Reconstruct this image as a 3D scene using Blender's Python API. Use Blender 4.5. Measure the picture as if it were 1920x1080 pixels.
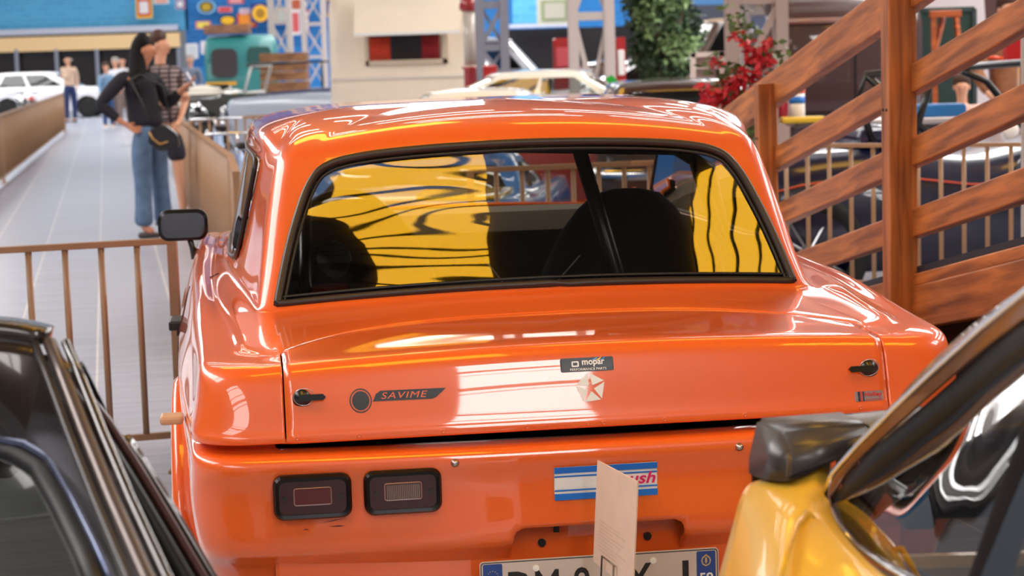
import bpy, bmesh, math, random
from mathutils import Vector, Matrix, noise
from mathutils.bvhtree import BVHTree

# ------------------------------------------------------------------ camera, world, light
S = bpy.context.scene
COL = S.collection
for o in list(bpy.data.objects):
    bpy.data.objects.remove(o)

F_PX, CAM_H, ROLL, VP = 3800.0, 1.55, math.radians(1.77), (212, 122)
_yh = VP[1] - (960 - VP[0]) * math.tan(ROLL)
PITCH = math.atan((540 - _yh) * math.cos(ROLL) / F_PX)
FWD = Vector((0, math.cos(PITCH), -math.sin(PITCH)))
_r0 = Vector((1, 0, 0)); _u0 = _r0.cross(FWD)
RIGHT = _r0 * math.cos(ROLL) - _u0 * math.sin(ROLL)
UP = _u0 * math.cos(ROLL) + _r0 * math.sin(ROLL)
cam = bpy.data.cameras.new('camera')
cam.sensor_width = 36.0
cam.lens = 36.0 * F_PX / 1920
cam.clip_start, cam.clip_end = 0.1, 400
cam.dof.use_dof = True
cam.dof.focus_distance = 4.7
cam.dof.aperture_fstop = 6.3
camo = bpy.data.objects.new('camera', cam); COL.objects.link(camo)
camo.matrix_world = Matrix((
    (RIGHT.x, UP.x, -FWD.x, 0), (RIGHT.y, UP.y, -FWD.y, 0), (RIGHT.z, UP.z, -FWD.z, CAM_H), (0, 0, 0, 1)))
S.camera = camo

S.view_settings.view_transform = 'Standard'
S.view_settings.look = 'None'
S.view_settings.gamma = 1
S.view_settings.use_curve_mapping = False
S.view_settings.exposure = -0.35

W = bpy.data.worlds.new('daylight'); S.world = W; W.use_nodes = True
W.node_tree.nodes['Background'].inputs[0].default_value = (0.80, 0.86, 1.0, 1)
W.node_tree.nodes['Background'].inputs[1].default_value = 0.28

def at(x, y, Y=None, Z=None):
    """world point seen at photo pixel x,y: at distance Y, or at height Z"""
    d = FWD + RIGHT * ((x - 960) / F_PX) - UP * ((y - 540) / F_PX)
    t = Y / d.y if Y is not None else (Z - CAM_H) / d.z
    return Vector((0, 0, CAM_H)) + d * t

# ------------------------------------------------------------------ materials
def lin(c):
    c = c / 255.0
    return c / 12.92 if c <= 0.04045 else ((c + 0.055) / 1.055) ** 2.4
def rgb(r, g, b): return (lin(r), lin(g), lin(b), 1)

MATS = {}
def mat(name, col, rough=0.5, metal=0.0, coat=0.0, coat_rough=0.03, spec=0.5, noise_amt=0.0, noise_scale=8.0, bump=0.0, bump_scale=40.0, stretch=None, emit=None, emit_s=0.0, sheen=0.0, flakes=False):
    if name in MATS: return MATS[name]
    m = bpy.data.materials.new(name); m.use_nodes = True
    nt = m.node_tree; b = nt.nodes['Principled BSDF']
    b.inputs['Base Color'].default_value = col
    b.inputs['Roughness'].default_value = rough
    b.inputs['Metallic'].default_value = metal
    b.inputs['Coat Weight'].default_value = coat
    b.inputs['Coat Roughness'].default_value = coat_rough
    b.inputs['Coat IOR'].default_value = 1.54
    b.inputs['Specular IOR Level'].default_value = spec
    if sheen: b.inputs['Sheen Weight'].default_value = sheen
    if emit:
        b.inputs['Emission Color'].default_value = emit
        b.inputs['Emission Strength'].default_value = emit_s
    if noise_amt or bump:
        tc = nt.nodes.new('ShaderNodeTexCoord'); mp = nt.nodes.new('ShaderNodeMapping')
        nt.links.new(tc.outputs['Object'], mp.inputs['Vector'])
        if stretch: mp.inputs['Scale'].default_value = stretch
    if noise_amt:
        n = nt.nodes.new('ShaderNodeTexNoise'); n.inputs['Scale'].default_value = noise_scale
        n.inputs['Detail'].default_value = 6
        nt.links.new(mp.outputs[0], n.inputs['Vector'])
        mx = nt.nodes.new('ShaderNodeMix'); mx.data_type = 'RGBA'; mx.blend_type = 'MULTIPLY'
        rp = nt.nodes.new('ShaderNodeMapRange')
        rp.inputs['From Min'].default_value = 0.3; rp.inputs['From Max'].default_value = 0.7
        rp.inputs['To Min'].default_value = 1 - noise_amt; rp.inputs['To Max'].default_value = 1 + noise_amt * 0.4
        nt.links.new(n.outputs[0], rp.inputs[0])
        cb = nt.nodes.new('ShaderNodeCombineColor')
        for i in range(3): nt.links.new(rp.outputs[0], cb.inputs[i])
        mx.inputs[0].default_value = 1; mx.inputs[6].default_value = col
        nt.links.new(cb.outputs[0], mx.inputs[7]); nt.links.new(mx.outputs[2], b.inputs['Base Color'])
    if bump:
        n = nt.nodes.new('ShaderNodeTexNoise'); n.inputs['Scale'].default_value = bump_scale
        nt.links.new(mp.outputs[0], n.inputs['Vector'])
        bp = nt.nodes.new('ShaderNodeBump'); bp.inputs['Strength'].default_value = bump; bp.inputs['Distance'].default_value = 0.01
        nt.links.new(n.outputs[0], bp.inputs['Height']); nt.links.new(bp.outputs[0], b.inputs['Normal'])
    MATS[name] = m
    return m

def paint(name, col, **k):
    k.setdefault('rough', 0.32); k.setdefault('coat', 1.0)
    return mat(name, col, **k)

def glass(name, tint=(0.75, 0.78, 0.76, 1), wave=0.0, wave_scale=2.0, stretch=(1, 1, 1), ior=1.5, wave_dist=0.02, boost=1.9):
    """thin pane: fresnel reflection over straight transmission"""
    m = bpy.data.materials.new(name); m.use_nodes = True
    nt = m.node_tree; nt.nodes.remove(nt.nodes['Principled BSDF']); out = nt.nodes['Material Output']
    tr = nt.nodes.new('ShaderNodeBsdfTransparent'); tr.inputs[0].default_value = tint
    gl = nt.nodes.new('ShaderNodeBsdfGlossy'); gl.inputs['Roughness'].default_value = 0.01
    fr = nt.nodes.new('ShaderNodeFresnel'); fr.inputs[0].default_value = ior
    mu = nt.nodes.new('ShaderNodeMath'); mu.operation = 'MULTIPLY'; mu.use_clamp = True; mu.inputs[1].default_value = boost  # two faces of the pane
    mx = nt.nodes.new('ShaderNodeMixShader')
    nt.links.new(fr.outputs[0], mu.inputs[0]); nt.links.new(mu.outputs[0], mx.inputs[0])
    nt.links.new(tr.outputs[0], mx.inputs[1]); nt.links.new(gl.outputs[0], mx.inputs[2])
    nt.links.new(mx.outputs[0], out.inputs[0])
    if wave:
        tc = nt.nodes.new('ShaderNodeTexCoord'); mp = nt.nodes.new('ShaderNodeMapping'); mp.inputs['Scale'].default_value = stretch
        n = nt.nodes.new('ShaderNodeTexNoise'); n.inputs['Scale'].default_value = wave_scale; n.inputs['Detail'].default_value = 0.5
        bp = nt.nodes.new('ShaderNodeBump'); bp.inputs['Strength'].default_value = wave; bp.inputs['Distance'].default_value = wave_dist
        nt.links.new(tc.outputs['Object'], mp.inputs[0]); nt.links.new(mp.outputs[0], n.inputs['Vector'])
        nt.links.new(n.outputs[0], bp.inputs['Height']); nt.links.new(bp.outputs[0], gl.inputs['Normal'])
    return m

def wood(name, c1, c2, scale=3.0, stretch=(1, 12, 12)):
    m = bpy.data.materials.new(name); m.use_nodes = True; nt = m.node_tree; b = nt.nodes['Principled BSDF']
    tc = nt.nodes.new('ShaderNodeTexCoord'); mp = nt.nodes.new('ShaderNodeMapping'); mp.inputs['Scale'].default_value = stretch
    n = nt.nodes.new('ShaderNodeTexNoise'); n.inputs['Scale'].default_value = scale; n.inputs['Detail'].default_value = 8; n.inputs['Distortion'].default_value = 0.6
    n2 = nt.nodes.new('ShaderNodeTexNoise'); n2.inputs['Scale'].default_value = 2.2; n2.inputs['Detail'].default_value = 3
    v = nt.nodes.new('ShaderNodeTexVoronoi'); v.inputs['Scale'].default_value = 1.6; v.feature = 'F1'
    cr = nt.nodes.new('ShaderNodeValToRGB'); cr.color_ramp.elements[0].color = c1; cr.color_ramp.elements[1].color = c2
    cr.color_ramp.elements[0].position = 0.33; cr.color_ramp.elements[1].position = 0.62
    mx = nt.nodes.new('ShaderNodeMix'); mx.data_type = 'RGBA'; mx.blend_type = 'MULTIPLY'; mx.inputs[0].default_value = 0.6
    r2 = nt.nodes.new('ShaderNodeValToRGB'); r2.color_ramp.elements[0].color = (0.78, 0.72, 0.70, 1); r2.color_ramp.elements[1].color = (1.15, 1.1, 1.05, 1)
    r2.color_ramp.elements[0].position = 0.3; r2.color_ramp.elements[1].position = 0.6
    r3 = nt.nodes.new('ShaderNodeValToRGB'); r3.color_ramp.elements[0].color = (0.25, 0.2, 0.16, 1); r3.color_ramp.elements[1].color = (1, 1, 1, 1)
    r3.color_ramp.elements[0].position = 0.02; r3.color_ramp.elements[1].position = 0.07
    m3 = nt.nodes.new('ShaderNodeMix'); m3.data_type = 'RGBA'; m3.blend_type = 'MULTIPLY'; m3.inputs[0].default_value = 0.8
    mpk = nt.nodes.new('ShaderNodeMapping'); mpk.inputs['Scale'].default_value = (1.1, 3.0, 3.0)
    L = nt.links.new
    L(tc.outputs['Object'], mp.inputs[0]); L(tc.outputs['Object'], mpk.inputs[0]); L(mp.outputs[0], n.inputs['Vector']); L(tc.outputs['Object'], n2.inputs['Vector'])
    L(mpk.outputs[0], v.inputs['Vector']); L(v.outputs['Distance'], r3.inputs[0])
    L(n.outputs[0], cr.inputs[0]); L(n2.outputs[0], r2.inputs[0]); L(cr.outputs[0], mx.inputs[6]); L(r2.outputs[0], mx.inputs[7])
    L(mx.outputs[2], m3.inputs[6]); L(r3.outputs[0], m3.inputs[7]); L(m3.outputs[2], b.inputs['Base Color'])
    b.inputs['Roughness'].default_value = 0.42
    bp = nt.nodes.new('ShaderNodeBump'); bp.inputs['Strength'].default_value = 0.25; bp.inputs['Distance'].default_value = 0.004
    L(n.outputs[0], bp.inputs['Height']); L(bp.outputs[0], b.inputs['Normal'])
    MATS[name] = m
    return m

BLACK = mat('black rubber', rgb(22, 20, 20), 0.45)
MATTEBLACK = mat('matte black', rgb(14, 13, 13), 0.8)
SATIN = mat('satin black metal', rgb(26, 24, 24), 0.3, spec=0.6)
CHROME = mat('chrome', (0.85, 0.85, 0.87, 1), 0.08, metal=1.0)
STEEL = mat('brushed steel', (0.55, 0.55, 0.56, 1), 0.3, metal=1.0)
WHITEP = mat('white print', rgb(240, 236, 230), 0.35)

# ------------------------------------------------------------------ object helpers
def mesh_obj(name, bm, m, parent=None, smooth=False, mats=None):
    me = bpy.data.meshes.new(name); bm.normal_update(); bm.to_mesh(me); bm.free()
    for x in (mats or [m]): me.materials.append(x)
    if smooth:
        for p in me.polygons: p.use_smooth = True
    o = bpy.data.objects.new(name, me); COL.objects.link(o)
    if parent is not None: o.parent = parent
    return o

def tag(o, label, cat, group=None, kind=None):
    o['label'] = label; o['category'] = cat
    if group: o['group'] = group
    if kind: o['kind'] = kind
    return o
def thing(name, label, cat, loc=(0, 0, 0), rz=0.0, group=None):
    o = bpy.data.objects.new(name, None); COL.objects.link(o); o.empty_display_size = 0.2
    o.location = loc; o.rotation_euler = (0, 0, rz)
    return tag(o, label, cat, group)
def struct(o): o['kind'] = 'structure'; return o
def copy_tree(o, parent=None):
    c = o.copy(); COL.objects.link(c)
    if parent is not None: c.parent = parent
    for ch in list(o.children): copy_tree(ch, c)
    return c

def box(bm, c, s, rot=None, bevel=0.0):
    """axis box centre c, full size s, optional 3x3/4x4 rotation"""
    r = bmesh.ops.create_cube(bm, size=1.0)
    vs = r['verts']
    M = Matrix.Translation(Vector(c)) @ (rot.to_4x4() if rot else Matrix.Identity(4)) @ Matrix.Diagonal((s[0], s[1], s[2], 1))
    bmesh.ops.transform(bm, matrix=M, verts=vs)
    if bevel:
        es = list({e for v in vs for e in v.link_edges})
        bmesh.ops.bevel(bm, geom=es, offset=bevel, segments=2, affect='EDGES', profile=0.5)
    return vs
def frame_dir(d, up=Vector((0, 0, 1))):
    d = Vector(d).normalized()
    x = up.cross(d)
    if x.length < 1e-4: x = Vector((1, 0, 0))
    x.normalize(); y = d.cross(x)
    return Matrix((x, y, d)).transposed()
def beam(bm, a, b, w, h, up=Vector((0, 0, 1)), bevel=0.0):
    a, b = Vector(a), Vector(b); R = frame_dir(b - a, up)
    return box(bm, (a + b) / 2, (w, h, (b - a).length), R, bevel)
def tube(bm, pts, r, n=10, closed=False, cap=True, radii=None, flat=1.0):
    pts = [Vector(p) for p in pts]; rings = []; N = len(pts)
    prev = None
    for i, p in enumerate(pts):
        a = pts[(i - 1) % N] if (closed or i > 0) else p
        b = pts[(i + 1) % N] if (closed or i < N - 1) else p
        d = (b - a).normalized()
        if prev is None:
            x = d.orthogonal().normalized() if abs(d.z) > 0.9 else Vector((0, 0, 1)).cross(d).normalized()
        else:
            x = (prev - d * prev.dot(d)).normalized()
        prev = x; y = d.cross(x); rr = radii[i] if radii else r
        rings.append([bm.verts.new(p + (x * math.cos(t) + y * math.sin(t) * flat) * rr) for t in [2 * math.pi * k / n for k in range(n)]])
    M = N if closed else N - 1
    for i in range(M):
        A, B = rings[i], rings[(i + 1) % N]
        for k in range(n): bm.faces.new((A[k], A[(k + 1) % n], B[(k + 1) % n], B[k]))
    if cap and not closed:
        bm.faces.new(list(reversed(rings[0]))); bm.faces.new(rings[-1])
    return rings
def cyl(bm, c, r, h, axis=(0, 0, 1), n=24, r2=None, bevel=0):
    a = Vector(axis).normalized(); c = Vector(c)
    return tube(bm, [c - a * h / 2, c + a * h / 2], r, n, radii=[r, r if r2 is None else r2])
def lathe(bm, prof, c=(0, 0, 0), axis=(0, 0, 1), n=24):
    """prof: list of (radius, along)"""
    a = Vector(axis).normalized(); x = a.orthogonal().normalized(); y = a.cross(x); c = Vector(c); rings = []
    for r, h in prof:
        rings.append([bm.verts.new(c + a * h + (x * math.cos(t) + y * math.sin(t)) * max(r, 1e-4)) for t in [2 * math.pi * k / n for k in range(n)]])
    for A, B in zip(rings, rings[1:]):
        for k in range(n): bm.faces.new((A[k], A[(k + 1) % n], B[(k + 1) % n], B[k]))
    bm.faces.new(list(reversed(rings[0]))); bm.faces.new(rings[-1])
def ball(bm, c, s, seg=16, rot=None):
    r = bmesh.ops.create_uvsphere(bm, u_segments=seg, v_segments=max(6, seg * 2 // 3), radius=1.0)
    s = s if hasattr(s, '__len__') else (s, s, s)
    bmesh.ops.transform(bm, matrix=Matrix.Translation(Vector(c)) @ (rot.to_4x4() if rot else Matrix.Identity(4)) @ Matrix.Diagonal((*s, 1)), verts=r['verts'])
def prism(bm, pts, d):
    """extrude polygon pts (3D) by vector d"""
    a = [bm.verts.new(Vector(p)) for p in pts]; b = [bm.verts.new(Vector(p) + Vector(d)) for p in pts]
    n = len(a)
    bm.faces.new(a); bm.faces.new(list(reversed(b)))
    for i in range(n): bm.faces.new((a[i], b[i], b[(i + 1) % n], a[(i + 1) % n]))
    bmesh.ops.recalc_face_normals(bm, faces=bm.faces)
def rrect(cx, cy, w, h, r, n=5):
    P = []
    for sx, sy, a0 in ((1, 1, 0), (-1, 1, 90), (-1, -1, 180), (1, -1, 270)):
        for k in range(n + 1):
            a = math.radians(a0 + 90 * k / n)
            P.append((cx + sx * (w / 2 - r) + r * math.cos(a), cy + sy * (h / 2 - r) + r * math.sin(a)))
    return P
def interp(tab, x):
    """piecewise cubic-ish interpolation of [(x, y...), ...]"""
    if x <= tab[0][0]: return tab[0][1:]
    if x >= tab[-1][0]: return tab[-1][1:]
    for i in range(len(tab) - 1):
        if tab[i][0] <= x <= tab[i + 1][0]:
            t = (x - tab[i][0]) / (tab[i + 1][0] - tab[i][0])
            p0 = tab[max(i - 1, 0)]; p1 = tab[i]; p2 = tab[i + 1]; p3 = tab[min(i + 2, len(tab) - 1)]
            out = []
            for k in range(1, len(p1)):
                h = p2[0] - p1[0]
                m1 = (p2[k] - p0[k]) / max(p2[0] - p0[0], 1e-6) * h; m2 = (p3[k] - p1[k]) / max(p3[0] - p1[0], 1e-6) * h
                s1 = p2[k] - p1[k]
                if m1 * s1 <= 0: m1 = 0
                if m2 * s1 <= 0: m2 = 0
                out.append((2*t**3 - 3*t*t + 1) * p1[k] + (t**3 - 2*t*t + t) * m1 + (-2*t**3 + 3*t*t) * p2[k] + (t**3 - t*t) * m2)
            return tuple(out)

def apply_mods(o):
    dg = bpy.context.evaluated_depsgraph_get(); dg.update()
    me = bpy.data.meshes.new_from_object(o.evaluated_get(dg))
    o.modifiers.clear(); o.data = me
def inside(P, x, y):
    c = False; j = len(P) - 1
    for i in range(len(P)):
        if (P[i][1] > y) != (P[j][1] > y) and x < (P[j][0] - P[i][0]) * (y - P[i][1]) / (P[j][1] - P[i][1]) + P[i][0]: c = not c
        j = i
    return c
def nearest_on(P, x, y):
    best = None; q = Vector((x, y))
    for i in range(len(P)):
        a = Vector(P[i - 1][:2]); b = Vector(P[i][:2]); d = b - a
        t = 0 if d.length_squared < 1e-12 else max(0, min(1, (q - a).dot(d) / d.length_squared))
        p = a + d * t; l = (p - q).length_squared
        if best is None or l < best[0]: best = (l, p)
    return best[1]
def hole(bm, P, axes, where):
    """open a window in the skin: drop faces inside outline P (in the two axes given), snap the rim to it"""
    i, j = axes
    x0 = min(p[0] for p in P); x1 = max(p[0] for p in P); y0 = min(p[1] for p in P); y1 = max(p[1] for p in P)
    old = {e for e in bm.edges if e.is_boundary}; dele = []
    for f in bm.faces:
        c = f.calc_center_median()
        if x0 < c[i] < x1 and y0 < c[j] < y1 and where(c) and inside(P, c[i], c[j]): dele.append(f)
    rim = {v for f in dele for v in f.verts}
    bmesh.ops.delete(bm, geom=dele, context='FACES')
    for v in rim:
        if v.is_valid and v.link_faces:
            p = nearest_on(P, v.co[i], v.co[j]); v.co[i] = p.x; v.co[j] = p.y
def text_bm(s, size, shear=0.0, bold=0.0, extrude=0.0, spacing=1.0):
    cu = bpy.data.curves.new('t', 'FONT'); cu.body = s; cu.size = size; cu.shear = shear; cu.offset = bold * size; cu.extrude = extrude
    cu.align_x = 'CENTER'; cu.align_y = 'CENTER'; cu.space_character = spacing; cu.resolution_u = 3
    o = bpy.data.objects.new('t', cu); COL.objects.link(o); bpy.context.view_layer.update()
    dg = bpy.context.evaluated_depsgraph_get(); me = bpy.data.meshes.new_from_object(o.evaluated_get(dg))
    bm = bmesh.new(); bm.from_mesh(me); bpy.data.objects.remove(o); bpy.data.curves.remove(cu); bpy.data.meshes.remove(me)
    return bm
def fit_text(s, w, h, **k):
    bm = text_bm(s, 1.0, **k)
    xs = [v.co.x for v in bm.verts]; ys = [v.co.y for v in bm.verts]
    x0, x1, y0, y1 = min(xs), max(xs), min(ys), max(ys)
    for v in bm.verts: v.co = Vector(((v.co.x - (x0 + x1) / 2) * w / (x1 - x0), (v.co.y - (y0 + y1) / 2) * h / (y1 - y0), v.co.z))
    return bm
def poly_bm(pts):
    bm = bmesh.new(); bm.faces.new([bm.verts.new((p[0], p[1], 0)) for p in pts]); bmesh.ops.triangulate(bm, faces=bm.faces)
    return bm

# ------------------------------------------------------------------ nested-ring car bodies
NRH, JL, NCR, NSD, NFC, NFH = 14, 9, 4, 26, 3, 7
def ring_half(R, lid_u=None):
    """right half of one ring, rear centre to front centre -> list of (u, v, w)"""
    ar, rc = R['ar'], R.get('rc', 0.08)
    ue = ar - rc
    ul = lid_u if lid_u is not None else ue * 0.8
    pts = []
    def rear(u):
        q = min(abs(u) / ar, 1.0) if 'bcap' not in R else min(abs(u) / R['bcap'], 1.0)
        return (R['vr'] + R.get('bow', 0.03) * q ** R.get('bp', 2.5), R['wr'] + (R['we'] - R['wr']) * (abs(u) / ar) ** R.get('wp', 2.0))
    us = [ul * k / JL for k in range(JL + 1)] + [ul + (ue - ul) * k / (NRH - JL) for k in range(1, NRH - JL + 1)]
    for u in us: pts.append((u, *rear(u)))
    v1, w1 = rear(ue)
    vs = v1 + R.get('rv', rc)
    side = R['side']               # [(v, a, w), ...]
    a_s, w_s = interp(side, vs)
    for k in range(1, NCR + 1):
        t = math.pi / 2 * k / NCR
        pts.append((ue + (a_s - ue) * math.sin(t), vs - (vs - v1) * math.cos(t), w1 + (w_s - w1) * (1 - math.cos(t))))
    vf = R['vf']; rf = R.get('rf', 0.1); ve = vf - R.get('fbow', 0.12) - rf
    for k in range(1, NSD + 1):
        v = vs + (ve - vs) * k / NSD
        a, w = interp(side, v); pts.append((a, v, w))
    a_e, w_e = interp(side, ve); fw = R.get('wf', w_e)
    uf = a_e - rf
    for k in range(1, NFC + 1):
        t = math.pi / 2 * k / NFC
        pts.append((uf + rf * math.cos(t), ve + rf * math.sin(t), w_e + (fw - w_e) * 0.15 * math.sin(t)))
    wfe = w_e + (fw - w_e) * 0.15
    for k in range(1, NFH + 1):
        u = uf * (1 - k / NFH); q = u / uf
        pts.append((u, vf - (vf - ve - rf) * q ** 2, fw + (wfe - fw) * q ** 2))
    return pts
def full_ring(R, lid_u=None):
    h = ring_half(R, lid_u)
    return h + [(-u, v, w) for (u, v, w) in reversed(h[1:-1])]
def ring_mesh(rings, close_top=True):
    """returns bm, grid of verts"""
    bm = bmesh.new(); g = [[bm.verts.new(p) for p in r] for r in rings]; n = len(g[0])
    fc = {}
    for i in range(len(g) - 1):
        for j in range(n):
            fc[i, j] = bm.faces.new((g[i][j], g[i][(j + 1) % n], g[i + 1][(j + 1) % n], g[i + 1][j]))
    if close_top:
        # roof centre: rows of quads across
        r = g[-1]; H = n // 2
        for j in range(0, H):
            a, b = r[j], r[j + 1]; c, d = r[(n - j - 1) % n], r[(n - j) % n]
            vs = []
            for x in (a, b, c, d):
                if x not in vs: vs.append(x)
            if len(vs) >= 3:
                try: bm.faces.new(vs)
                except ValueError: pass
    for f in bm.faces: f.smooth = True
    return bm, g, fc

# ------------------------------------------------------------------ the orange coupe
ORANGE = paint('orange paint', rgb(240, 100, 26), rough=0.38)
INNER = mat('dark cabin trim', rgb(20, 17, 16), 0.85)
CAR = thing('car', 'glossy orange coupe seen from behind, bonnet pins on its boot lid', 'car', (0.17, 4.335, 0), math.radians(7.4))

def frear(u, w):      # rear glass surface
    return 0.75 + (w - 0.957) * 0.68 + 0.045 * (u / 0.67) ** 2
S_sill = [(0.1, .80, .25), (.6, .86, .22), (1.2, .88, .22), (3.2, .88, .22), (4.3, .78, .25)]
S_low = [(0.0, .845, .49), (.3, .87, .45), (.9, .915, .42), (1.6, .92, .42), (3.2, .92, .42), (4.3, .84, .42)]
S_mid = [(0.0, .872, .60), (.4, .89, .60), (1.0, .925, .60), (2.0, .950, .60), (3.2, .955, .62), (4.3, .85, .60)]
S_up = [(0.0, .862, .72), (.4, .885, .72), (1.0, .918, .73), (2.0, .945, .74), (3.2, .950, .74), (4.3, .84, .70)]
def upper(a0, w0, a1, w1):
    return [(0.0, a0, w0), (.4, a0 + .012, w0 + .012), (1.0, a1, w1), (2.0, a1 + .025, w1), (3.2, a1 + .025, w1 - .01), (4.3, a1 - .09, w1 - .12)]
def U(vr, wr, we, ar, rc, side, vf=4.35, **k):
    d = dict(vr=vr, wr=wr, we=we, ar=ar, rc=rc, side=side, vf=vf); d.update(k); return d
LU = 0.668
RINGS = [
    (U(.12, .27, .25, .80, .10, S_sill), None),
    (U(.06, .45, .46, .835, .11, [(v, a - .02, w - .05) for v, a, w in S_low]), None),
    (U(-.015, .482, .488, .845, .11, S_low), None),
    (U(-.035, .505, .507, .855, .11, [(v, a + .01, w + .03) for v, a, w in S_low]), None),
    (U(-.030, .575, .575, .868, .11, [(v, a, w - .02) for v, a, w in S_mid]), None),
    (U(-.028, .64, .64, .873, .11, [(v, a, w + .04) for v, a, w in S_mid]), None),
    (U(-.040, .675, .675, .876, .11, [(v, a + .005, w - .05) for v, a, w in S_up]), None),
    (U(-.040, .698, .700, .876, .11, [(v, a + .005, w - .025) for v, a, w in S_up]), None),
    (U(-.026, .709, .713, .868, .10, [(v, a + .003, w - .006) for v, a, w in S_up]), None),
    (U(.000, .711, .716, .85, .10, [(v, a - .003, w) for v, a, w in S_up]), None),
    (U(.055, .712, .718, .82, .10, [(v, a - (.02 if v < .3 else 0), w + .002) for v, a, w in S_up]), LU),
    (U(.055, .738, .732, .82, .10, [(v, a - (.02 if v < .3 else 0), w + .014) for v, a, w in S_up]), LU),
    (U(.002, .737, .731, .850, .10, [(v, a, w + .018) for v, a, w in S_up]), LU),
    (U(-.002, .741, .735, .856, .10, [(v, a, w + .022) for v, a, w in S_up]), LU),
    (U(.000, .757, .752, .856, .10, [(v, a, w + .035) for v, a, w in S_up]), LU),
    (U(.006, .762, .757, .855, .10, [(v, a, w + .04) for v, a, w in S_up]), LU),
    (U(.020, .83, .81, .852, .10, upper(.855, .80, .905, .82)), LU),
    (U(.036, .885, .855, .848, .10, upper(.848, .855, .89, .885)), LU),
    (U(.048, .905, .873, .845, .10, upper(.842, .880, .880, .915)), LU),
    (U(.066, .914, .882, .838, .11, upper(.832, .890, .868, .932)), LU),
    (U(.10, .918, .886, .825, .13, upper(.812, .893, .850, .940)), LU),
    (U(.20, .917, .889, .80, .12, upper(.785, .892, .832, .936), vf=4.30, bow=-.04, bcap=.67), LU),
    (U(.38, .916, .893, .775, .10, upper(.765, .893, .820, .930), vf=4.2, bow=-.18, bp=3, bcap=.67), LU),
    (U(.575, .920, .900, .755, .068, upper(.750, .903, .815, .931), vf=4.0, bow=-.34, bp=3.6, bcap=.67), LU),
    (U(.60, .924, .904, .742, .06, upper(.735, .906, .812, .932), vf=3.8, bow=-.32, bp=3.6, bcap=.67), .666),
    (U(.66, .933, .909, .728, .07, upper(.722, .910, .808, .934), vf=3.6, bow=-.13, bp=4, bcap=.70), .650),
    (U(.715, .945, .914, .716, .06, upper(.712, .916, .804, .938), vf=3.45, wf=.935, bow=-.05, bp=6, bcap=.70), .62),
]
def GH(vr, wr, ar, am, wm, vf, wf, k=.0, rc=.055, bow=.05, we=None, va=1.6):
    we = wr - .035 if we is None else we
    return U(vr, wr, we, ar, rc, [(vr + .0, ar - .0, we), (vr + .1, ar + (am - ar) * .12, we), (va - .25, am - .028, wm - .006), (va + .3, am, wm), (2.4, am + .002, wm), (vf, am - .05, wm - .01)], vf=vf, wf=wf, bow=bow, bp=2.2, rf=.07, fbow=.16)
for a in [(.745, .952, .706, .795, .95, 3.32, .955, 0, .045, .02, .922), (.752, .962, .703, .788, .97, 3.28, .975, 0, .045, .03, .935), (.795, 1.03, .694, .772, 1.04, 3.16, 1.05),
          (.862, 1.12, .682, .752, 1.12, 3.02, 1.13), (.925, 1.215, .665, .734, 1.21, 2.88, 1.22), (.975, 1.29, .648, .72, 1.275, 2.77, 1.29),
          (1.000, 1.328, .635, .712, 1.305, 2.70, 1.325, 0, .055, .045, 1.288), (1.015, 1.343, .628, .712, 1.313, 2.67, 1.337, 0, .06, .045, 1.300),
          (1.04, 1.362, .618, .710, 1.336, 2.62, 1.35, 0, .07, .05, 1.315), (1.10, 1.381, .60, .696, 1.360, 2.55, 1.365, 0, .09, .05, 1.333), (1.20, 1.398, .55, .64, 1.384, 2.46, 1.378, 0, .10, .05, 1.356),
          (1.35, 1.413, .47, .53, 1.403, 2.36, 1.390, 0, .12, .05, 1.378), (1.52, 1.423, .34, .38, 1.418, 2.26, 1.40, 0, .12, .04, 1.398, 1.75)]:
    RINGS.append((GH(*a), None))
rings = [full_ring(R, lu) for R, lu in RINGS]
bm, g, fc = ring_mesh(rings)
n = len(rings[0]); I0, I1 = 12, 23
lidf = [fc[i, j] for i in range(I0, I1) for j in list(range(JL)) + list(range(n - JL, n))]
lid_idx = [[v.co.copy() for v in row] for row in g]
# boot lid as its own mesh
lb = bmesh.new(); cols = list(range(-JL, JL + 1)); lg = []
for i in range(I0, I1 + 1):
    row = []
    for j in cols:
        p = lid_idx[i][j % n].copy()
        if abs(j) == JL: p.x -= math.copysign(0.0035, p.x)
        if i == I1: p.y -= 0.006
        if i == I0: p.z += 0.0
        row.append(lb.verts.new(p))
    lg.append(row)
for r in range(len(lg) - 1):
    for c in range(len(cols) - 1): lb.faces.new((lg[r][c], lg[r][c + 1], lg[r + 1][c + 1], lg[r + 1][c])).smooth = True
for row in (lg[0],):
    pass
bmesh.ops.delete(bm, geom=lidf, context='FACES')
bmesh.ops.delete(bm, geom=[fc[10, j] for j in list(range(JL + 2)) + list(range(n - JL - 2, n))], context='FACES')
bmesh.ops.recalc_face_normals(bm, faces=bm.faces)
bm.normal_update()
if max(bm.faces, key=lambda f: f.calc_center_median().z).normal.z < 0: bmesh.ops.reverse_faces(bm, faces=bm.faces)
body = mesh_obj('body', bm, None, CAR, True, [ORANGE, INNER])
mm = body.modifiers.new('s', 'SUBSURF'); mm.levels = mm.render_levels = 2
apply_mods(body)
lid = mesh_obj('boot_lid', lb, None, CAR, True, [ORANGE, INNER])
for m_ in ('SUBSURF', 'SOLIDIFY'):
    mm = lid.modifiers.new(m_, m_)
    if m_ == 'SUBSURF': mm.levels = mm.render_levels = 2
    else: mm.thickness = 0.01; mm.offset = -1; mm.material_offset = 1; mm.material_offset_rim = 0
apply_mods(lid)

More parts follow.
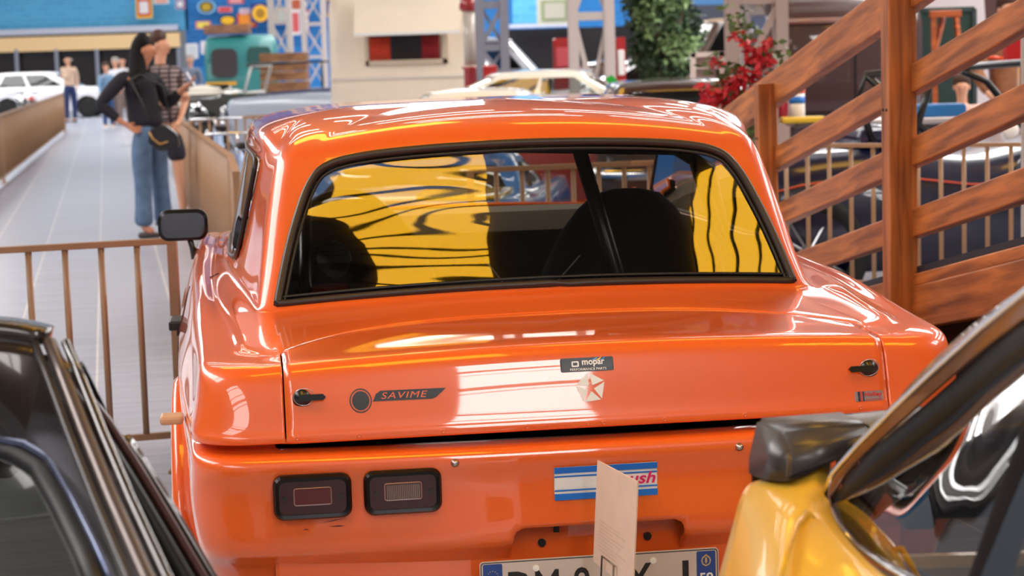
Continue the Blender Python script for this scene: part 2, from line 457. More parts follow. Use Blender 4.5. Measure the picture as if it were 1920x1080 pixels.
# window openings
def smooth_closed(P, it=2):
    for _ in range(it):
        Q = []
        for a, b in zip(P, P[1:] + P[:1]):
            Q.append(tuple(x * .75 + y * .25 for x, y in zip(a, b))); Q.append(tuple(x * .25 + y * .75 for x, y in zip(a, b)))
        P = Q
    return P
_h = [(0, .957), (.2, .955), (.41, .948), (.60, .937), (.667, .932), (.672, .945), (.665, .972), (.65, 1.03), (.63, 1.098), (.605, 1.165), (.583, 1.217), (.553, 1.262), (.525, 1.281), (.48, 1.297), (.38, 1.311), (.2, 1.321), (0, 1.325)]
REAR = smooth_closed(_h + [(-u, w) for u, w in reversed(_h[1:-1])], 2)
def scale_outline(P, d):
    # inset outline by d using edge normals
    n_ = len(P); out = []
    for i in range(n_):
        a, b = Vector(P[i - 1]), Vector(P[(i + 1) % n_]); t = (b - a)
        if t.length < 1e-9: out.append(P[i]); continue
        t.normalize(); out.append((P[i][0] - t.y * d, P[i][1] + t.x * d))
    return out
inner = scale_outline(REAR, 0.016)
SIDE = smooth_closed([(1.42, .985), (2.3, .985), (3.10, .985), (2.86, 1.14), (2.62, 1.285), (2.0, 1.295), (1.34, 1.29), (1.30, 1.26), (1.36, 1.1)], 2)
_f = [(0, 1.0), (.55, .99), (.66, .985), (.655, 1.05), (.63, 1.25), (.58, 1.285), (0, 1.30)]
FRONT = smooth_closed(_f + [(-u, w) for u, w in reversed(_f[1:-1])], 2)
bb = bmesh.new(); bb.from_mesh(body.data)
hole(bb, inner, (0, 2), lambda c: .5 < c.y < 1.25 and c.z > .93)
for sg in (-1, 1): hole(bb, SIDE, (1, 2), lambda c: c.x * sg > .55)
hole(bb, FRONT, (0, 2), lambda c: c.y > 2.45)
P = [(-.19, .30), (.19, .30), (.19, .50), (.185, .522), (.17, .531), (-.17, .531), (-.185, .522), (-.19, .50)]
hole(bb, P, (0, 2), lambda c: c.y < .12)
for sg in (-1, 1):
    for vv in (1.12, 3.45):
        hole(bb, [(vv + .345 * math.cos(t), .31 + .345 * math.sin(t)) for t in [k * math.pi / 24 for k in range(48)]], (1, 2), lambda c: c.x * sg > .5)
bb.to_mesh(body.data); bb.free()
mm = body.modifiers.new('t', 'SOLIDIFY'); mm.thickness = 0.014; mm.offset = -1; mm.material_offset = 1; mm.material_offset_rim = 0
apply_mods(body)

def grid_fill(outline, f, nx=40, inset=0.0):
    """triangulated sheet inside a 2D outline, lifted by f(a,b)->3D"""
    b = bmesh.new(); vs = [b.verts.new((p[0], p[1], 0)) for p in outline]
    b.faces.new(vs)
    xs = [p[0] for p in outline]; ys = [p[1] for p in outline]
    for k in range(1, nx):
        x = min(xs) + (max(xs) - min(xs)) * k / nx
        bmesh.ops.bisect_plane(b, geom=b.verts[:] + b.edges[:] + b.faces[:], plane_co=(x, 0, 0), plane_no=(1, 0, 0))
    m2 = max(4, int(nx * (max(ys) - min(ys)) / (max(xs) - min(xs))))
    for k in range(1, m2):
        y = min(ys) + (max(ys) - min(ys)) * k / m2
        bmesh.ops.bisect_plane(b, geom=b.verts[:] + b.edges[:] + b.faces[:], plane_co=(0, y, 0), plane_no=(0, 1, 0))
    for v in b.verts: v.co = Vector(f(v.co.x, v.co.y))
    for fa in b.faces: fa.smooth = True
    return b
GLASS = glass('rear window glass', (0.62, 0.60, 0.56, 1), wave=0.36, wave_scale=1.0, stretch=(1.5, 3, 8), wave_dist=0.010)
SGLASS = glass('side window glass', (0.7, 0.72, 0.70, 1))
b = grid_fill(inner, lambda u, w: (u, frear(u, w) + .008, w), 36)
mesh_obj('rear_window', b, GLASS, CAR)
b = bmesh.new(); mid = scale_outline(REAR, 0.010)
tube(b, [(u, frear(u, w) + .001, w) for u, w in mid], .0135, 8, closed=True, flat=.8)
mesh_obj('window_seal', b, mat('aged rubber seal', rgb(46, 34, 28), .4), CAR, True)
b = bmesh.new(); lip = scale_outline(REAR, 0.026)
tube(b, [(u, frear(u, w) + .004, w) for u, w in lip], .0045, 6, closed=True)
mesh_obj('seal_lip', b, BLACK, CAR, True)
for sg in (-1, 1):
    def fs(v, w): return (sg * (.79 - (w - .95) * .215 - max(0, v - 2.4) * .04 - max(0, 1.7 - v) * .06), v, w)
    b = grid_fill(SIDE, fs, 14); mesh_obj('side_window', b, SGLASS, CAR)
    b = bmesh.new(); tube(b, [fs(v, w) for v, w in SIDE], .007, 6, closed=True); mesh_obj('window_seal', b, BLACK, CAR, True)
def ff(u, w): return (u, 3.30 - (w - .957) * 1.62 - .16 * (u / .7) ** 2, w)
b = grid_fill(FRONT, ff, 16); mesh_obj('windscreen', b, glass('windscreen glass', (0.85, 0.87, 0.86, 1)), CAR)
# floor pan, bulkheads and dash inside
b = bmesh.new(); box(b, (0, 2.1, .28), (1.66, 4.1, .03)); mesh_obj('floor_pan', b, INNER, CAR)
b = bmesh.new(); box(b, (0, 1.02, .80), (1.36, .50, .03)); box(b, (0, 1.27, .62), (1.36, .03, .36)); mesh_obj('parcel_shelf', b, INNER, CAR)
b = bmesh.new(); prism(b, [(-.74, 2.75, .93), (-.74, 2.85, .99), (-.74, 3.2, .985), (-.74, 3.25, .5), (-.74, 2.9, .5), (-.74, 2.78, .8)], (1.48, 0, 0))
mesh_obj('dashboard', b, mat('dusty grey dash', rgb(92, 86, 78), .7), CAR)
body_bvh = None
# --- wheels and arch flares
TYRE = mat('tyre rubber', rgb(20, 20, 20), 0.75)
for sg in (-1, 1):
    for vv in (1.12, 3.45):
        b = bmesh.new(); c0 = (sg * .80, vv, .31)
        lathe(b, [(.20, -.1), (.29, -.1), (.308, -.08), (.31, -.04), (.31, .04), (.308, .08), (.29, .1), (.20, .1)], c0, (1, 0, 0), 40)
        w_ = mesh_obj('wheel', b, TYRE, CAR, True)
        b = bmesh.new(); lathe(b, [(.02, -.03), (.05, -.03), (.06, 0), (.17, -.02), (.195, -.085), (.205, -.085), (.205, .085), (.195, .085), (.17, .03), (.02, .03)] if sg < 0 else [(.02, .03), (.05, .03), (.06, 0), (.17, .02), (.195, .085), (.205, .085), (.205, -.085), (.195, -.085), (.17, -.03), (.02, -.03)], c0, (1, 0, 0), 32)
        mesh_obj('rim', b, STEEL, w_, True)
        b = bmesh.new(); prev = None
        for k in range(33):
            t = math.radians(-14 + 208 * k / 32); cs, sn = math.cos(t), math.sin(t)
            prof = [(.845, .350), (.895, .402), (.925, .412), (.940, .402), (.945, .375), (.938, .345), (.92, .335)]
            r_ = [b.verts.new((sg * u, vv + r * cs, .31 + r * sn)) for u, r in prof]
            if prev:
                for a in range(len(r_) - 1): b.faces.new((prev[a], prev[a + 1], r_[a + 1], r_[a])).smooth = True
            prev = r_
        bmesh.ops.recalc_face_normals(b, faces=b.faces)
        fl = mesh_obj('arch_flare', b, ORANGE, CAR, True)
# --- lower valance behind the number plate
b = bmesh.new(); box(b, (0, .05, .40), (1.40, .02, .30), bevel=.008); mesh_obj('valance', b, ORANGE, CAR)
for u, w, r in ((-.118, .480, .009), (.118, .480, .009)):
    b = bmesh.new(); cyl(b, (u, .038, w), r, .01, (0, 1, 0), 12); mesh_obj('recess_bolt', b, BLACK, CAR)
for u, w in ((-.085, .508), (.085, .508)):
    b = bmesh.new(); box(b, (u, .038, w), (.013, .008, .013)); mesh_obj('recess_hole', b, BLACK, CAR)
# --- tail lamps
RED = mat('dark red lens', rgb(52, 6, 6), 0.3, coat=.15)
RED2 = mat('red lens insert', rgb(84, 10, 12), 0.3, coat=.15)
CLEARL = mat('clear ribbed lens', rgb(120, 92, 84), 0.2, coat=.6)
for u0, clear in ((-.616, 0), (-.424, 1), (.424, 1), (.616, 0)):
    w0 = .628; v0 = -.034
    b = bmesh.new()
    o1 = rrect(u0, w0, .166, .096, .022); o2 = rrect(u0, w0, .156, .086, .018); o3 = rrect(u0, w0, .142, .072, .014)
    L_ = [[b.verts.new((p[0], v, p[1])) for p in P] for P, v in ((o1, v0 + .02), (o1, v0 - .004), (o2, v0 - .014), (o3, v0 - .012), (o3, v0 - .002))]
    for A, B in zip(L_, L_[1:]):
        for k in range(len(A)): b.faces.new((A[k], A[(k + 1) % len(A)], B[(k + 1) % len(A)], B[k]))
    bmesh.ops.recalc_face_normals(b, faces=b.faces)
    bez = mesh_obj('tail_lamp', b, mat('lamp bezel', rgb(12, 10, 10), .35, spec=.3), CAR)
    b = bmesh.new(); P = rrect(u0, w0, .142, .072, .014); prism(b, [(p[0], v0 - .009, p[1]) for p in P], (0, .01, 0)); mesh_obj('lens', b, RED, bez)
    b = bmesh.new(); tube(b, [(p[0], v0 - .0095, p[1]) for p in rrect(u0, w0 + .002, .078, .036, .004, 3)], .0016, 5, closed=True); mesh_obj('lens_rim', b, mat('lens rim', rgb(150, 110, 104), .3), bez)
    b = bmesh.new()
    if clear:
        for k in range(18): box(b, (u0 - .034 + k * .004, v0 - .010, w0 + .002), (.0026, .004, .030))
    else: box(b, (u0, v0 - .010, w0 + .002), (.074, .003, .032))
    mesh_obj('lens_insert', b, CLEARL if clear else RED2, bez)
    for q in (-.059, .059):
        b = bmesh.new(); cyl(b, (u0 + q, v0 - .0105, w0), .005, .003, (0, 1, 0), 12); mesh_obj('screw', b, SATIN, bez)

# --- things seated on the skin
bpy.context.view_layer.update()
def bvh_of(*obs):
    vs, fs, k = [], [], 0
    for o in obs:
        vs += [v.co.copy() for v in o.data.vertices]; fs += [tuple(i + k for i in p.vertices) for p in o.data.polygons]; k = len(vs)
    return BVHTree.FromPolygons(vs, fs)
SKIN = bvh_of(body, lid)
def on_rear(u, w, off=.0012):
    h = SKIN.ray_cast(Vector((u, -1, w)), Vector((0, 1, 0)))
    return Vector((u, h[0].y - off, w)) if h[0] else Vector((u, 0, w))
def on_top(u, v, off=.0012):
    h = SKIN.ray_cast(Vector((u, v, 2)), Vector((0, 0, -1)))
    return Vector((u, v, h[0].z + off))
def decal(name, bm, m, c, parent, off=.0012, top=False, rot=0.0):
    R = Matrix.Rotation(rot, 3, 'Z')
    if len(bm.faces) < 40:
        bmesh.ops.triangulate(bm, faces=bm.faces); bmesh.ops.subdivide_edges(bm, edges=bm.edges, cuts=3)
    for v in bm.verts:
        p = R @ v.co
        v.co = on_top(c[0] + p.x, c[1] + p.y, off) if top else on_rear(c[0] + p.x, c[1] + p.y, off)
    return mesh_obj(name, bm, m, parent)
INK = mat('black print', rgb(26, 22, 28), .4)
# tyre-maker sticker: disc, ring and winged banner
b = poly_bm([(.0185 * math.cos(t), .0200 * math.sin(t)) for t in [k * math.pi / 20 for k in range(40)]]); dcl = decal('sticker', b, INK, (-.503, .818), CAR)
dcl['label'] = 'black disc and winged banner sticker reading SAVIME'
b = bmesh.new(); A = []; B = []
for k in range(40):
    t = k * math.pi / 20; A.append(b.verts.new((.0215 * math.cos(t), .0230 * math.sin(t), 0))); B.append(b.verts.new((.0240 * math.cos(t), .0255 * math.sin(t), 0)))
for k in range(40): b.faces.new((A[k], B[k], B[(k + 1) % 40], A[(k + 1) % 40]))
decal('sticker_ring', b, INK, (-.503, .818), dcl)
ban = [(-.079, -.011), (.048, -.011), (.058, -.0075), (.050, -.006), (.064, -.002), (.054, -.0005), (.072, .004), (.062, .0055), (.079, .0105), (-.062, .0105), (-.072, .004)]
decal('banner', poly_bm(ban), INK, (-.398, .8265), dcl)
decal('lettering', fit_text('SAVIME', .100, .0135, shear=.25, bold=.0, spacing=1.12), ORANGE, (-.409, .8265), dcl, off=.0022)
# performance-parts sticker and five-sided star emblem
NAVY = mat('dark navy print', rgb(30, 26, 36), .35)
s1 = decal('sticker', poly_bm(rrect(0, 0, .117, .029, .003, 2)), NAVY, (-.008, .871), CAR)
s1['label'] = 'dark mopar performance parts sticker'
decal('lettering', fit_text('mopar', .050, .014, bold=.025), WHITEP, (.006, .873), s1, off=.0022)
decal('lettering', fit_text('PERFORMANCE PARTS', .080, .0052, bold=.01), WHITEP, (-.006, .8615), s1, off=.0022)
b = bmesh.new()
def ringpoly(b, P, Q):
    A = [b.verts.new((x, y, 0)) for x, y in P]; B = [b.verts.new((x, y, 0)) for x, y in Q]
    for k in range(len(P)): b.faces.new((A[k], B[k], B[(k + 1) % len(P)], A[(k + 1) % len(P)]))
ringpoly(b, rrect(0, 0, .016, .012, .002, 2), rrect(0, 0, .010, .006, .001, 2)); decal('emblem', b, WHITEP, (-.034, .873), s1, off=.0022)
b = bmesh.new()
for k, cl in enumerate(((90, 160, 220), (240, 200, 40), (40, 120, 200))):
    bb_ = poly_bm([(-.012 + k * .009, .0), (.004 + k * .009, .007), (.001 + k * .009, .002)]); decal('flash', bb_, mat('flash ink %d' % k, rgb(*cl), .4), (.012, .879), s1, off=.0018)
b.free()
b = bmesh.new()
for k in range(5):
    a0 = math.radians(90 + 72 * k + 6); a1 = a0 + math.radians(72)
    P0 = Vector((math.cos(a0), math.sin(a0))) * .034; P1 = Vector((math.cos(a1), math.sin(a1))) * .034
    md = (a0 + a1) / 2; inn = Vector((math.cos(md), math.sin(md))) * .0065
    d = (P1 - P0).normalized() * .0018
    b.faces.new([b.verts.new((p.x, p.y, 0)) for p in (P0 + d, P1 - d, inn)])
se = decal('emblem', b, WHITEP, (-.003, .821), CAR); se['label'] = 'white five-pointed star emblem sticker'
s2 = decal('sticker', poly_bm(rrect(0, 0, .066, .021, .001, 1)), mat('silver sticker', rgb(158, 140, 140), .3, metal=.3), (.622, .770), CAR); s2['label'] = 'small silver Holley sticker'
REDINK = mat('red print', rgb(205, 28, 24), .4)
decal('stripe', poly_bm(rrect(0, 0, .0045, .021, .0005, 1)), INK, (.5985, .770), s2, off=.002); decal('stripe', poly_bm(rrect(0, 0, .004, .021, .0005, 1)), REDINK, (.604, .770), s2, off=.002); decal('stripe', poly_bm(rrect(0, 0, .003, .021, .0005, 1)), INK, (.609, .770), s2, off=.002)
decal('lettering', fit_text('Holley', .040, .0115, bold=.03), REDINK, (.632, .7725), s2, off=.0022)
decal('lettering', fit_text('SUPER SYSTEMS', .038, .003, bold=.01), REDINK, (.632, .7625), s2, off=.0022)
# striped exhaust-maker sticker on the bumper
BLUE = mat('sticker blue', rgb(20, 110, 205), .35); MAG = mat('magenta print', rgb(214, 24, 96), .4)
sx, sz = .016, .6245
s3 = decal('sticker', poly_bm(rrect(0, 0, .226, .073, .002, 2)), WHITEP, (sx, sz), CAR, rot=.004); s3['label'] = 'blue and white striped bumper sticker with magenta lettering'
for yy, hh in ((.0295, .014), (.0155, .0035), (-.0155, .0035), (-.0295, .014)):
    decal('stripe', poly_bm(rrect(0, 0, .226, hh, .0005, 1)), BLUE, (sx, sz + yy), s3, off=.005)
decal('lettering', fit_text('thrush', .112, .026, shear=.25, bold=.02), MAG, (.069, .628), s3, off=.0062)
# rivets, bumper screws
for u in (-.642, -.51, -.33, -.148, -.015, .02, .155, .335, .60):
    b = bmesh.new(); p = on_rear(u, .746, 0); lathe(b, [(.0055, 0), (.005, -.002), (.003, -.0025), (.0015, -.001)], p, (0, 1, 0), 12); mesh_obj('rivet', b, ORANGE, lid, True)
for u in (-.311, .311):
    b = bmesh.new(); p = on_rear(u, .684, 0); lathe(b, [(.009, 0), (.009, -.003), (.006, -.006), (.006, -.011), (.001, -.012)], p, (0, 1, 0), 14); mesh_obj('bumper_screw', b, STEEL, CAR, True)
# boot pins
for sg in (-1, 1):
    p = on_rear(sg * .628, .828, .0)
    b = bmesh.new(); lathe(b, [(.020, 0), (.020, -.003), (.014, -.006), (.010, -.014), (.001, -.016)], p, (0, 1, 0), 20); pin = mesh_obj('boot_pin', b, SATIN, lid, True)
    b = bmesh.new(); pr = [(-.006, .0065), (.045, .0065), (.051, 0), (.045, -.0065), (-.006, -.0065)]
    prism(b, [(p.x - sg * x, p.y - .016, p.z + y + .003) for x, y in pr], (0, .005, 0)); box(b, (p.x - sg * .030, p.y - .0175, p.z + .003), (.024, .003, .004)); mesh_obj('latch', b, SATIN, pin)
    b = bmesh.new(); tube(b, [(p.x - sg * .004 + .022 * math.cos(t), p.y - .014 - .004 * math.sin(t), p.z + .005 + .019 * math.sin(t)) for t in [k * math.pi / 14 for k in range(28)]], .0010, 6, closed=True); mesh_obj('safety_ring', b, STEEL, pin, True)
# crack line on the bumper under the left lamps
for P in ([(-.60, .566), (-.575, .571), (-.545, .575), (-.575, .5695)], [(-.585, .558), (-.562, .560), (-.550, .5575), (-.565, .5565)], [(-.64, .553), (-.632, .556), (-.625, .553)]):
    m_ = (sum(p[0] for p in P) / len(P), sum(p[1] for p in P) / len(P)); decal('scratch', poly_bm([(x - m_[0], y - m_[1]) for x, y in P]), mat('scratch brown', rgb(110, 30, 20), .6), m_, CAR)
# number plate
pl = bmesh.new(); prism(pl, [(p[0], -.052, p[1]) for p in rrect(-.005, .411, .524, .112, .008, 3)], (0, .004, 0))
PLM = mat('plate reflective', rgb(205, 190, 180), .35); plate = mesh_obj('number_plate', pl, PLM, CAR)
def plate_bit(name, bm, m, u, w, dv=.0005):
    for v in bm.verts: v.co = Vector((v.co.x + u, -.0520 - dv, v.co.y + w))
    return mesh_obj(name, bm, m, plate)
b = bmesh.new(); ringpoly(b, rrect(0, 0, .520, .108, .007, 3), rrect(0, 0, .516, .104, .006, 3)); plate_bit('border', b, INK, -.005, .411)
PB = mat('plate blue', rgb(40, 70, 140), .4)
plate_bit('blue_band', poly_bm(rrect(0, 0, .042, .1, .003, 2)), PB, -.239, .411); plate_bit('blue_band', poly_bm(rrect(0, 0, .042, .1, .003, 2)), PB, .229, .411)
b = bmesh.new()
for k in range(12):
    a = k * math.pi / 6
    b.faces.new([b.verts.new((.011 * math.cos(a) + .0016 * math.cos(t), .011 * math.sin(a) + .0016 * math.sin(t), 0)) for t in [q * math.pi * .4 for q in range(5)]])
plate_bit('star_ring', b, mat('star yellow', rgb(150, 150, 120), .4), -.239, .435, .001)
plate_bit('lettering', fit_text('F', .012, .022, bold=.02), WHITEP, -.239, .395, .001)
b = bmesh.new(); ringpoly(b, [(0, .017), (.009, .010), (.011, .002), (.008, -.006), (0, -.010), (-.008, -.006), (-.011, .002), (-.009, .010)], [(0, .013), (.0065, .008), (.008, .002), (.006, -.004), (0, -.007), (-.006, -.004), (-.008, .002), (-.0065, .008)])
b.faces.new([b.verts.new((x, y, 0)) for x, y in ((-.002, .010), (.002, .010), (.0025, 0), (0, -.005), (-.0025, 0))]); plate_bit('crest', b, mat('crest gold', rgb(190, 165, 110), .4), .229, .437, .001)
plate_bit('lettering', fit_text('59', .030, .022, bold=.02), WHITEP, .229, .402, .001)
PT = mat('plate black', rgb(28, 24, 26), .5)
plate_bit('lettering', fit_text('DM-8', .178, .074, bold=.012), PT, -.117, .406, .001); plate_bit('lettering', fit_text('-Y', .079, .074, bold=.012), PT, .068, .406, .001); plate_bit('lettering', fit_text('J', .030, .074, bold=.012), PT, .175, .406, .001)
for u, w in ((-.145, .447), (.112, .447)):
    b = bmesh.new(); lathe(b, [(.007, 0), (.007, -.003), (.002, -.004)], (u, -.052, w), (0, 1, 0), 14); mesh_obj('plate_rivet', b, WHITEP, plate)
# --- door mirror, door handle, side repeater
b = bmesh.new(); prism(b, [(p[0], 2.70, p[1]) for p in rrect(-.945, 1.0, .168, .106, .035, 6)], (0, .05, 0)); bmesh.ops.bevel(b, geom=[e for e in b.edges if abs(e.verts[0].co.y - e.verts[1].co.y) < 1e-5], offset=.008, segments=2, affect='EDGES')
mir = mesh_obj('door_mirror', b, mat('mirror housing', rgb(22, 22, 24), .35), CAR, True)
b = bmesh.new(); prism(b, [(p[0], 2.6965, p[1]) for p in rrect(-.945, 1.0, .146, .084, .028, 6)], (0, .002, 0)); mesh_obj('mirror_glass', b, mat('mirror glass', (.03, .035, .04, 1), .06, coat=1), mir)
b = bmesh.new(); tube(b, [(-.925, 2.73, .955), (-.918, 2.74, .92), (-.905, 2.74, .885)], .012, 10, radii=[.011, .010, .02]); mesh_obj('mirror_stalk', b, SATIN, mir, True)
b = bmesh.new(); box(b, (-.945, 1.72, .79), (.045, .15, .028), bevel=.006); box(b, (-.93, 1.72, .77), (.03, .12, .02)); mesh_obj('door_handle', b, SATIN, CAR)
b = bmesh.new(); box(b, (-.925, .52, .715), (.055, .07, .020), bevel=.007); mesh_obj('side_marker', b, mat('marker beige', rgb(200, 160, 120), .35), CAR)
for sg in (-1, 1):
    P = []
    for k in range(15):
        w = .94 - .5 * k / 14; h = SKIN.ray_cast(Vector((sg * 2, 1.62 + .12 * (k / 14) ** 2, w)), Vector((-sg, 0, 0)))
        if h[0]: P.append(h[0] + Vector((sg * -.002, 0, 0)))
    b = bmesh.new(); tube(b, P, .005, 6); mesh_obj('door_gap', b, mat('shut line', rgb(60, 10, 6), .7), CAR)
# --- cabin
SEATM = mat('black seat cloth', rgb(16, 14, 14), .9)
for sg in (-1, 1):
    cx = sg * .42
    b = bmesh.new()
    secs = [(.50, .25, .10), (.70, .26, .10), (.88, .255, .085), (1.0, .20, .07), (1.07, .15, .055), (1.115, .10, .045), (1.13, .04, .02)]
    prev = None
    for w, hw, th in secs:
        y0 = 1.95 - (w - .5) * .28
        P = rrect(0, 0, hw * 2, th * 2, th * .8, 4); r_ = [b.verts.new((cx + x, y0 + y, w)) for x, y in P]
        if prev:
            for k in range(len(P)): b.faces.new((prev[k], prev[(k + 1) % len(P)], r_[(k + 1) % len(P)], r_[k])).smooth = True
        prev = r_
    b.faces.new(prev)
    box(b, (cx, 2.2, .5), (.46, .5, .12), bevel=.04)
    mesh_obj('seat', b, SEATM, CAR, True)
b = bmesh.new()
tube(b, [(-.64, 1.45, .35), (-.66, 1.45, .9), (-.60, 1.45, 1.2), (-.5, 1.45, 1.265), (0, 1.45, 1.29), (.5, 1.45, 1.265), (.60, 1.45, 1.2), (.66, 1.45, .9), (.64, 1.45, .35)], .022, 10)
tube(b, [(.22, 1.45, 1.28), (.34, 1.45, .85), (.42, 1.45, .4)], .022, 10)
for sg in (-1, 1): tube(b, [(sg * .56, 1.45, 1.22), (sg * .58, 1.15, .95), (sg * .56, .95, .80)], .018, 10)
mesh_obj('roll_cage', b, SATIN, CAR, True)
b = bmesh.new(); tube(b, [(-.40 + .18 * math.cos(t), 2.62 - .05 * math.sin(t), .93 + .17 * math.sin(t)) for t in [k * math.pi / 16 for k in range(32)]], .013, 8, closed=True)
for t in (0, 2.1, 4.2): tube(b, [(-.40, 2.64, .93), (-.40 + .17 * math.cos(t), 2.62, .93 + .16 * math.sin(t))], .01, 6)
mesh_obj('steering_wheel', b, BLACK, CAR, True)
b = bmesh.new(); cyl(b, (-.52, 1.14, .885), .055, .12, (0, 0, 1), 20); mesh_obj('red_canister', b, mat('canister red', rgb(90, 16, 12), .4), CAR)
b = bmesh.new(); lathe(b, [(.005, 0), (.05, 0), (.05, .006), (.005, .006)], (-.50, 1.2, 1.01), (.5, 1, 0), 16); mesh_obj('strut_plate', b, STEEL, CAR)
for a, c_ in (((.06, 1.3, 1.02), (-.15, 1.3, .84)), ((.06, 1.3, 1.02), (.2, 1.3, .84))):
    pass
b = bmesh.new(); tube(b, [(-.10, 1.1, 1.0), (.02, 1.15, .84), (.16, 1.1, 1.0)], .003, 6); mesh_obj('harness_cable', b, STEEL, CAR)

# ------------------------------------------------------------------ the hall
HY = math.radians(11.1)                      # the hall runs along the walkway
HC, HS = math.cos(HY), math.sin(HY)
def hall(a, b, z=0.0): return Vector((a * HC - b * HS, a * HS + b * HC, z))
RZ = Matrix.Rotation(HY, 3, 'Z')
def place_hall(o, a=0, b=0, z=0): o.location = hall(a, b, z); o.rotation_euler = (0, 0, HY); return o

def floor_mat():
    m = bpy.data.materials.new('plank tile floor'); m.use_nodes = True; nt = m.node_tree; b = nt.nodes['Principled BSDF']; L = nt.links.new
    tc = nt.nodes.new('ShaderNodeTexCoord'); mp = nt.nodes.new('ShaderNodeMapping'); mp.inputs['Rotation'].default_value = (0, 0, math.radians(90)); mp.inputs['Location'].default_value = (0, .12, 0)
    br = nt.nodes.new('ShaderNodeTexBrick'); br.inputs['Scale'].default_value = 1; br.inputs['Brick Width'].default_value = 60.0; br.inputs['Row Height'].default_value = 0.46
    br.inputs['Mortar Size'].default_value = 0.006; br.inputs['Mortar Smooth'].default_value = 0.3
    br.inputs['Color1'].default_value = rgb(176, 178, 190); br.inputs['Color2'].default_value = rgb(160, 165, 182); br.inputs['Mortar'].default_value = rgb(225, 220, 218)
    n = nt.nodes.new('ShaderNodeTexNoise'); n.inputs['Scale'].default_value = 1.0; n.inputs['Detail'].default_value = 6
    mp2 = nt.nodes.new('ShaderNodeMapping'); mp2.inputs['Scale'].default_value = (1.2, 22, 1)
    rp = nt.nodes.new('ShaderNodeMapRange'); rp.inputs['From Min'].default_value = .3; rp.inputs['From Max'].default_value = .7; rp.inputs['To Min'].default_value = .72; rp.inputs['To Max'].default_value = 1.2
    mx = nt.nodes.new('ShaderNodeMix'); mx.data_type = 'RGBA'; mx.blend_type = 'MULTIPLY'; mx.inputs[0].default_value = 1
    L(tc.outputs['Object'], mp.inputs[0]); L(mp.outputs[0], br.inputs[0]); L(tc.outputs['Object'], mp2.inputs[0]); L(mp2.outputs[0], n.inputs['Vector']); L(n.outputs[0], rp.inputs[0])
    cb = nt.nodes.new('ShaderNodeCombineColor')
    for i in range(3): L(rp.outputs[0], cb.inputs[i])
    L(br.outputs[0], mx.inputs[6]); L(cb.outputs[0], mx.inputs[7]); L(mx.outputs[2], b.inputs['Base Color'])
    b.inputs['Roughness'].default_value = 0.28
    return m
b = bmesh.new(); box(b, (0, 30, -.05), (80, 110, .1)); fl = place_hall(struct(mesh_obj('floor', b, floor_mat()))); 

# ceiling with translucent roof lights, some unseen ones added for top light
CEILM = mat('roof lining', rgb(96, 88, 80), .9)
b = bmesh.new(); box(b, (0, 30, 7.15), (80, 110, .1)); place_hall(struct(mesh_obj('ceiling', b, CEILM)))
b = bmesh.new()
for k in range(-3, 14): box(b, (0, k * 6.0 - 1.0, 6.9), (80, .18, .34))
place_hall(struct(mesh_obj('trim_1', b, mat('roof beam', rgb(120, 116, 112), .6))))
def skylight(n_, a0, a1, b0, b1, col, s, ribs=0.0, gap=0.03, poly=None):
    """translucent roof sheet with dark ribs below it"""
    b = bmesh.new()
    if poly: prism(b, [(x, y, 7.04) for x, y in poly], (0, 0, .04))  # polygon outlines are shaped for the reflections they give in the orange car
    else: box(b, ((a0 + a1) / 2, (b0 + b1) / 2, 7.06), (a1 - a0, b1 - b0, .04))
    o = place_hall(struct(mesh_obj('window_%d' % n_, b, mat('roof light %s %s' % (str(col), s), (.8, .8, .8, 1), .6, emit=col, emit_s=s))))
    if ribs:
        b = bmesh.new(); k = b0 + ribs * .6
        rnd = random.Random(n_)
        if n_ == 2:
            k = a0 + ribs * .5
            while k < a1: box(b, (k, (b0 + b1) / 2, 7.0), (gap * rnd.choice((.6, 1, 1.6)), b1 - b0, .05)); k += ribs * rnd.uniform(.75, 1.3)
            k = b1
        while k < b1:
            box(b, ((a0 + a1) / 2, k, 7.0), (a1 - a0, gap * rnd.choice((.6, 1, 1.5)), .05)); k += ribs * rnd.uniform(.75, 1.3)
        r = place_hall(mesh_obj('trim_%d' % (n_ + 10), b, mat('dark glazing rib', rgb(40, 28, 18), .7))); struct(r)
    return o
YEL = (1.0, 0.50, 0.004, 1); WHT = (1.0, 0.97, 0.95, 1)
skylight(1, -.9, 1.3, 1.2, 3.6, YEL, 15.0, ribs=.15, gap=.011, poly=[(1.3, 1.2), (.02, 1.2), (0, 2.1), (-.1, 2.35), (-.3, 2.55), (-.9, 2.75), (-.9, 3.6), (1.3, 3.6)])
skylight(2, 3.5, 5.4, .8, 2.75, YEL, 15.0, ribs=.25, gap=.016, poly=[(3.7, .8), (3.66, 1.8), (3.62, 2.2), (3.72, 2.45), (3.95, 2.65), (4.3, 2.75), (5.4, 2.75), (5.4, .8)])
skylight(3, -.4, 2.3, 13.9, 15.9, YEL, 9.0, ribs=.5)
skylight(4, 2.4, 6.0, 9.9, 11.3, YEL, 9.0, ribs=.5)
skylight(5, .67, 3.35, -19, -4, WHT, 21.0, ribs=7.0, poly=[(.67, -4), (.67, -19), (3.35, -19), (2.2, -4)])
skylight(6, 3.1, 9.5, 34.0, 52.0, WHT, 13.0, ribs=1.8, gap=.1, poly=[(3.95, 34), (6.2, 34), (9.5, 52), (6.0, 52)])
skylight(7, 12.2, 19.0, 38.0, 54.0, WHT, 13.0, ribs=1.8, gap=.1, poly=[(11.6, 38), (13.7, 38), (19.4, 54), (16.5, 54)])
skylight(8, -9.0, -4.5, 3.0, 30.0, WHT, 11.0, ribs=3.0, gap=.12)  # unseen; this and the white ones below are added for soft top light
skylight(9, 8.5, 12.5, 3.0, 30.0, WHT, 12.0, ribs=3.0, gap=.12)
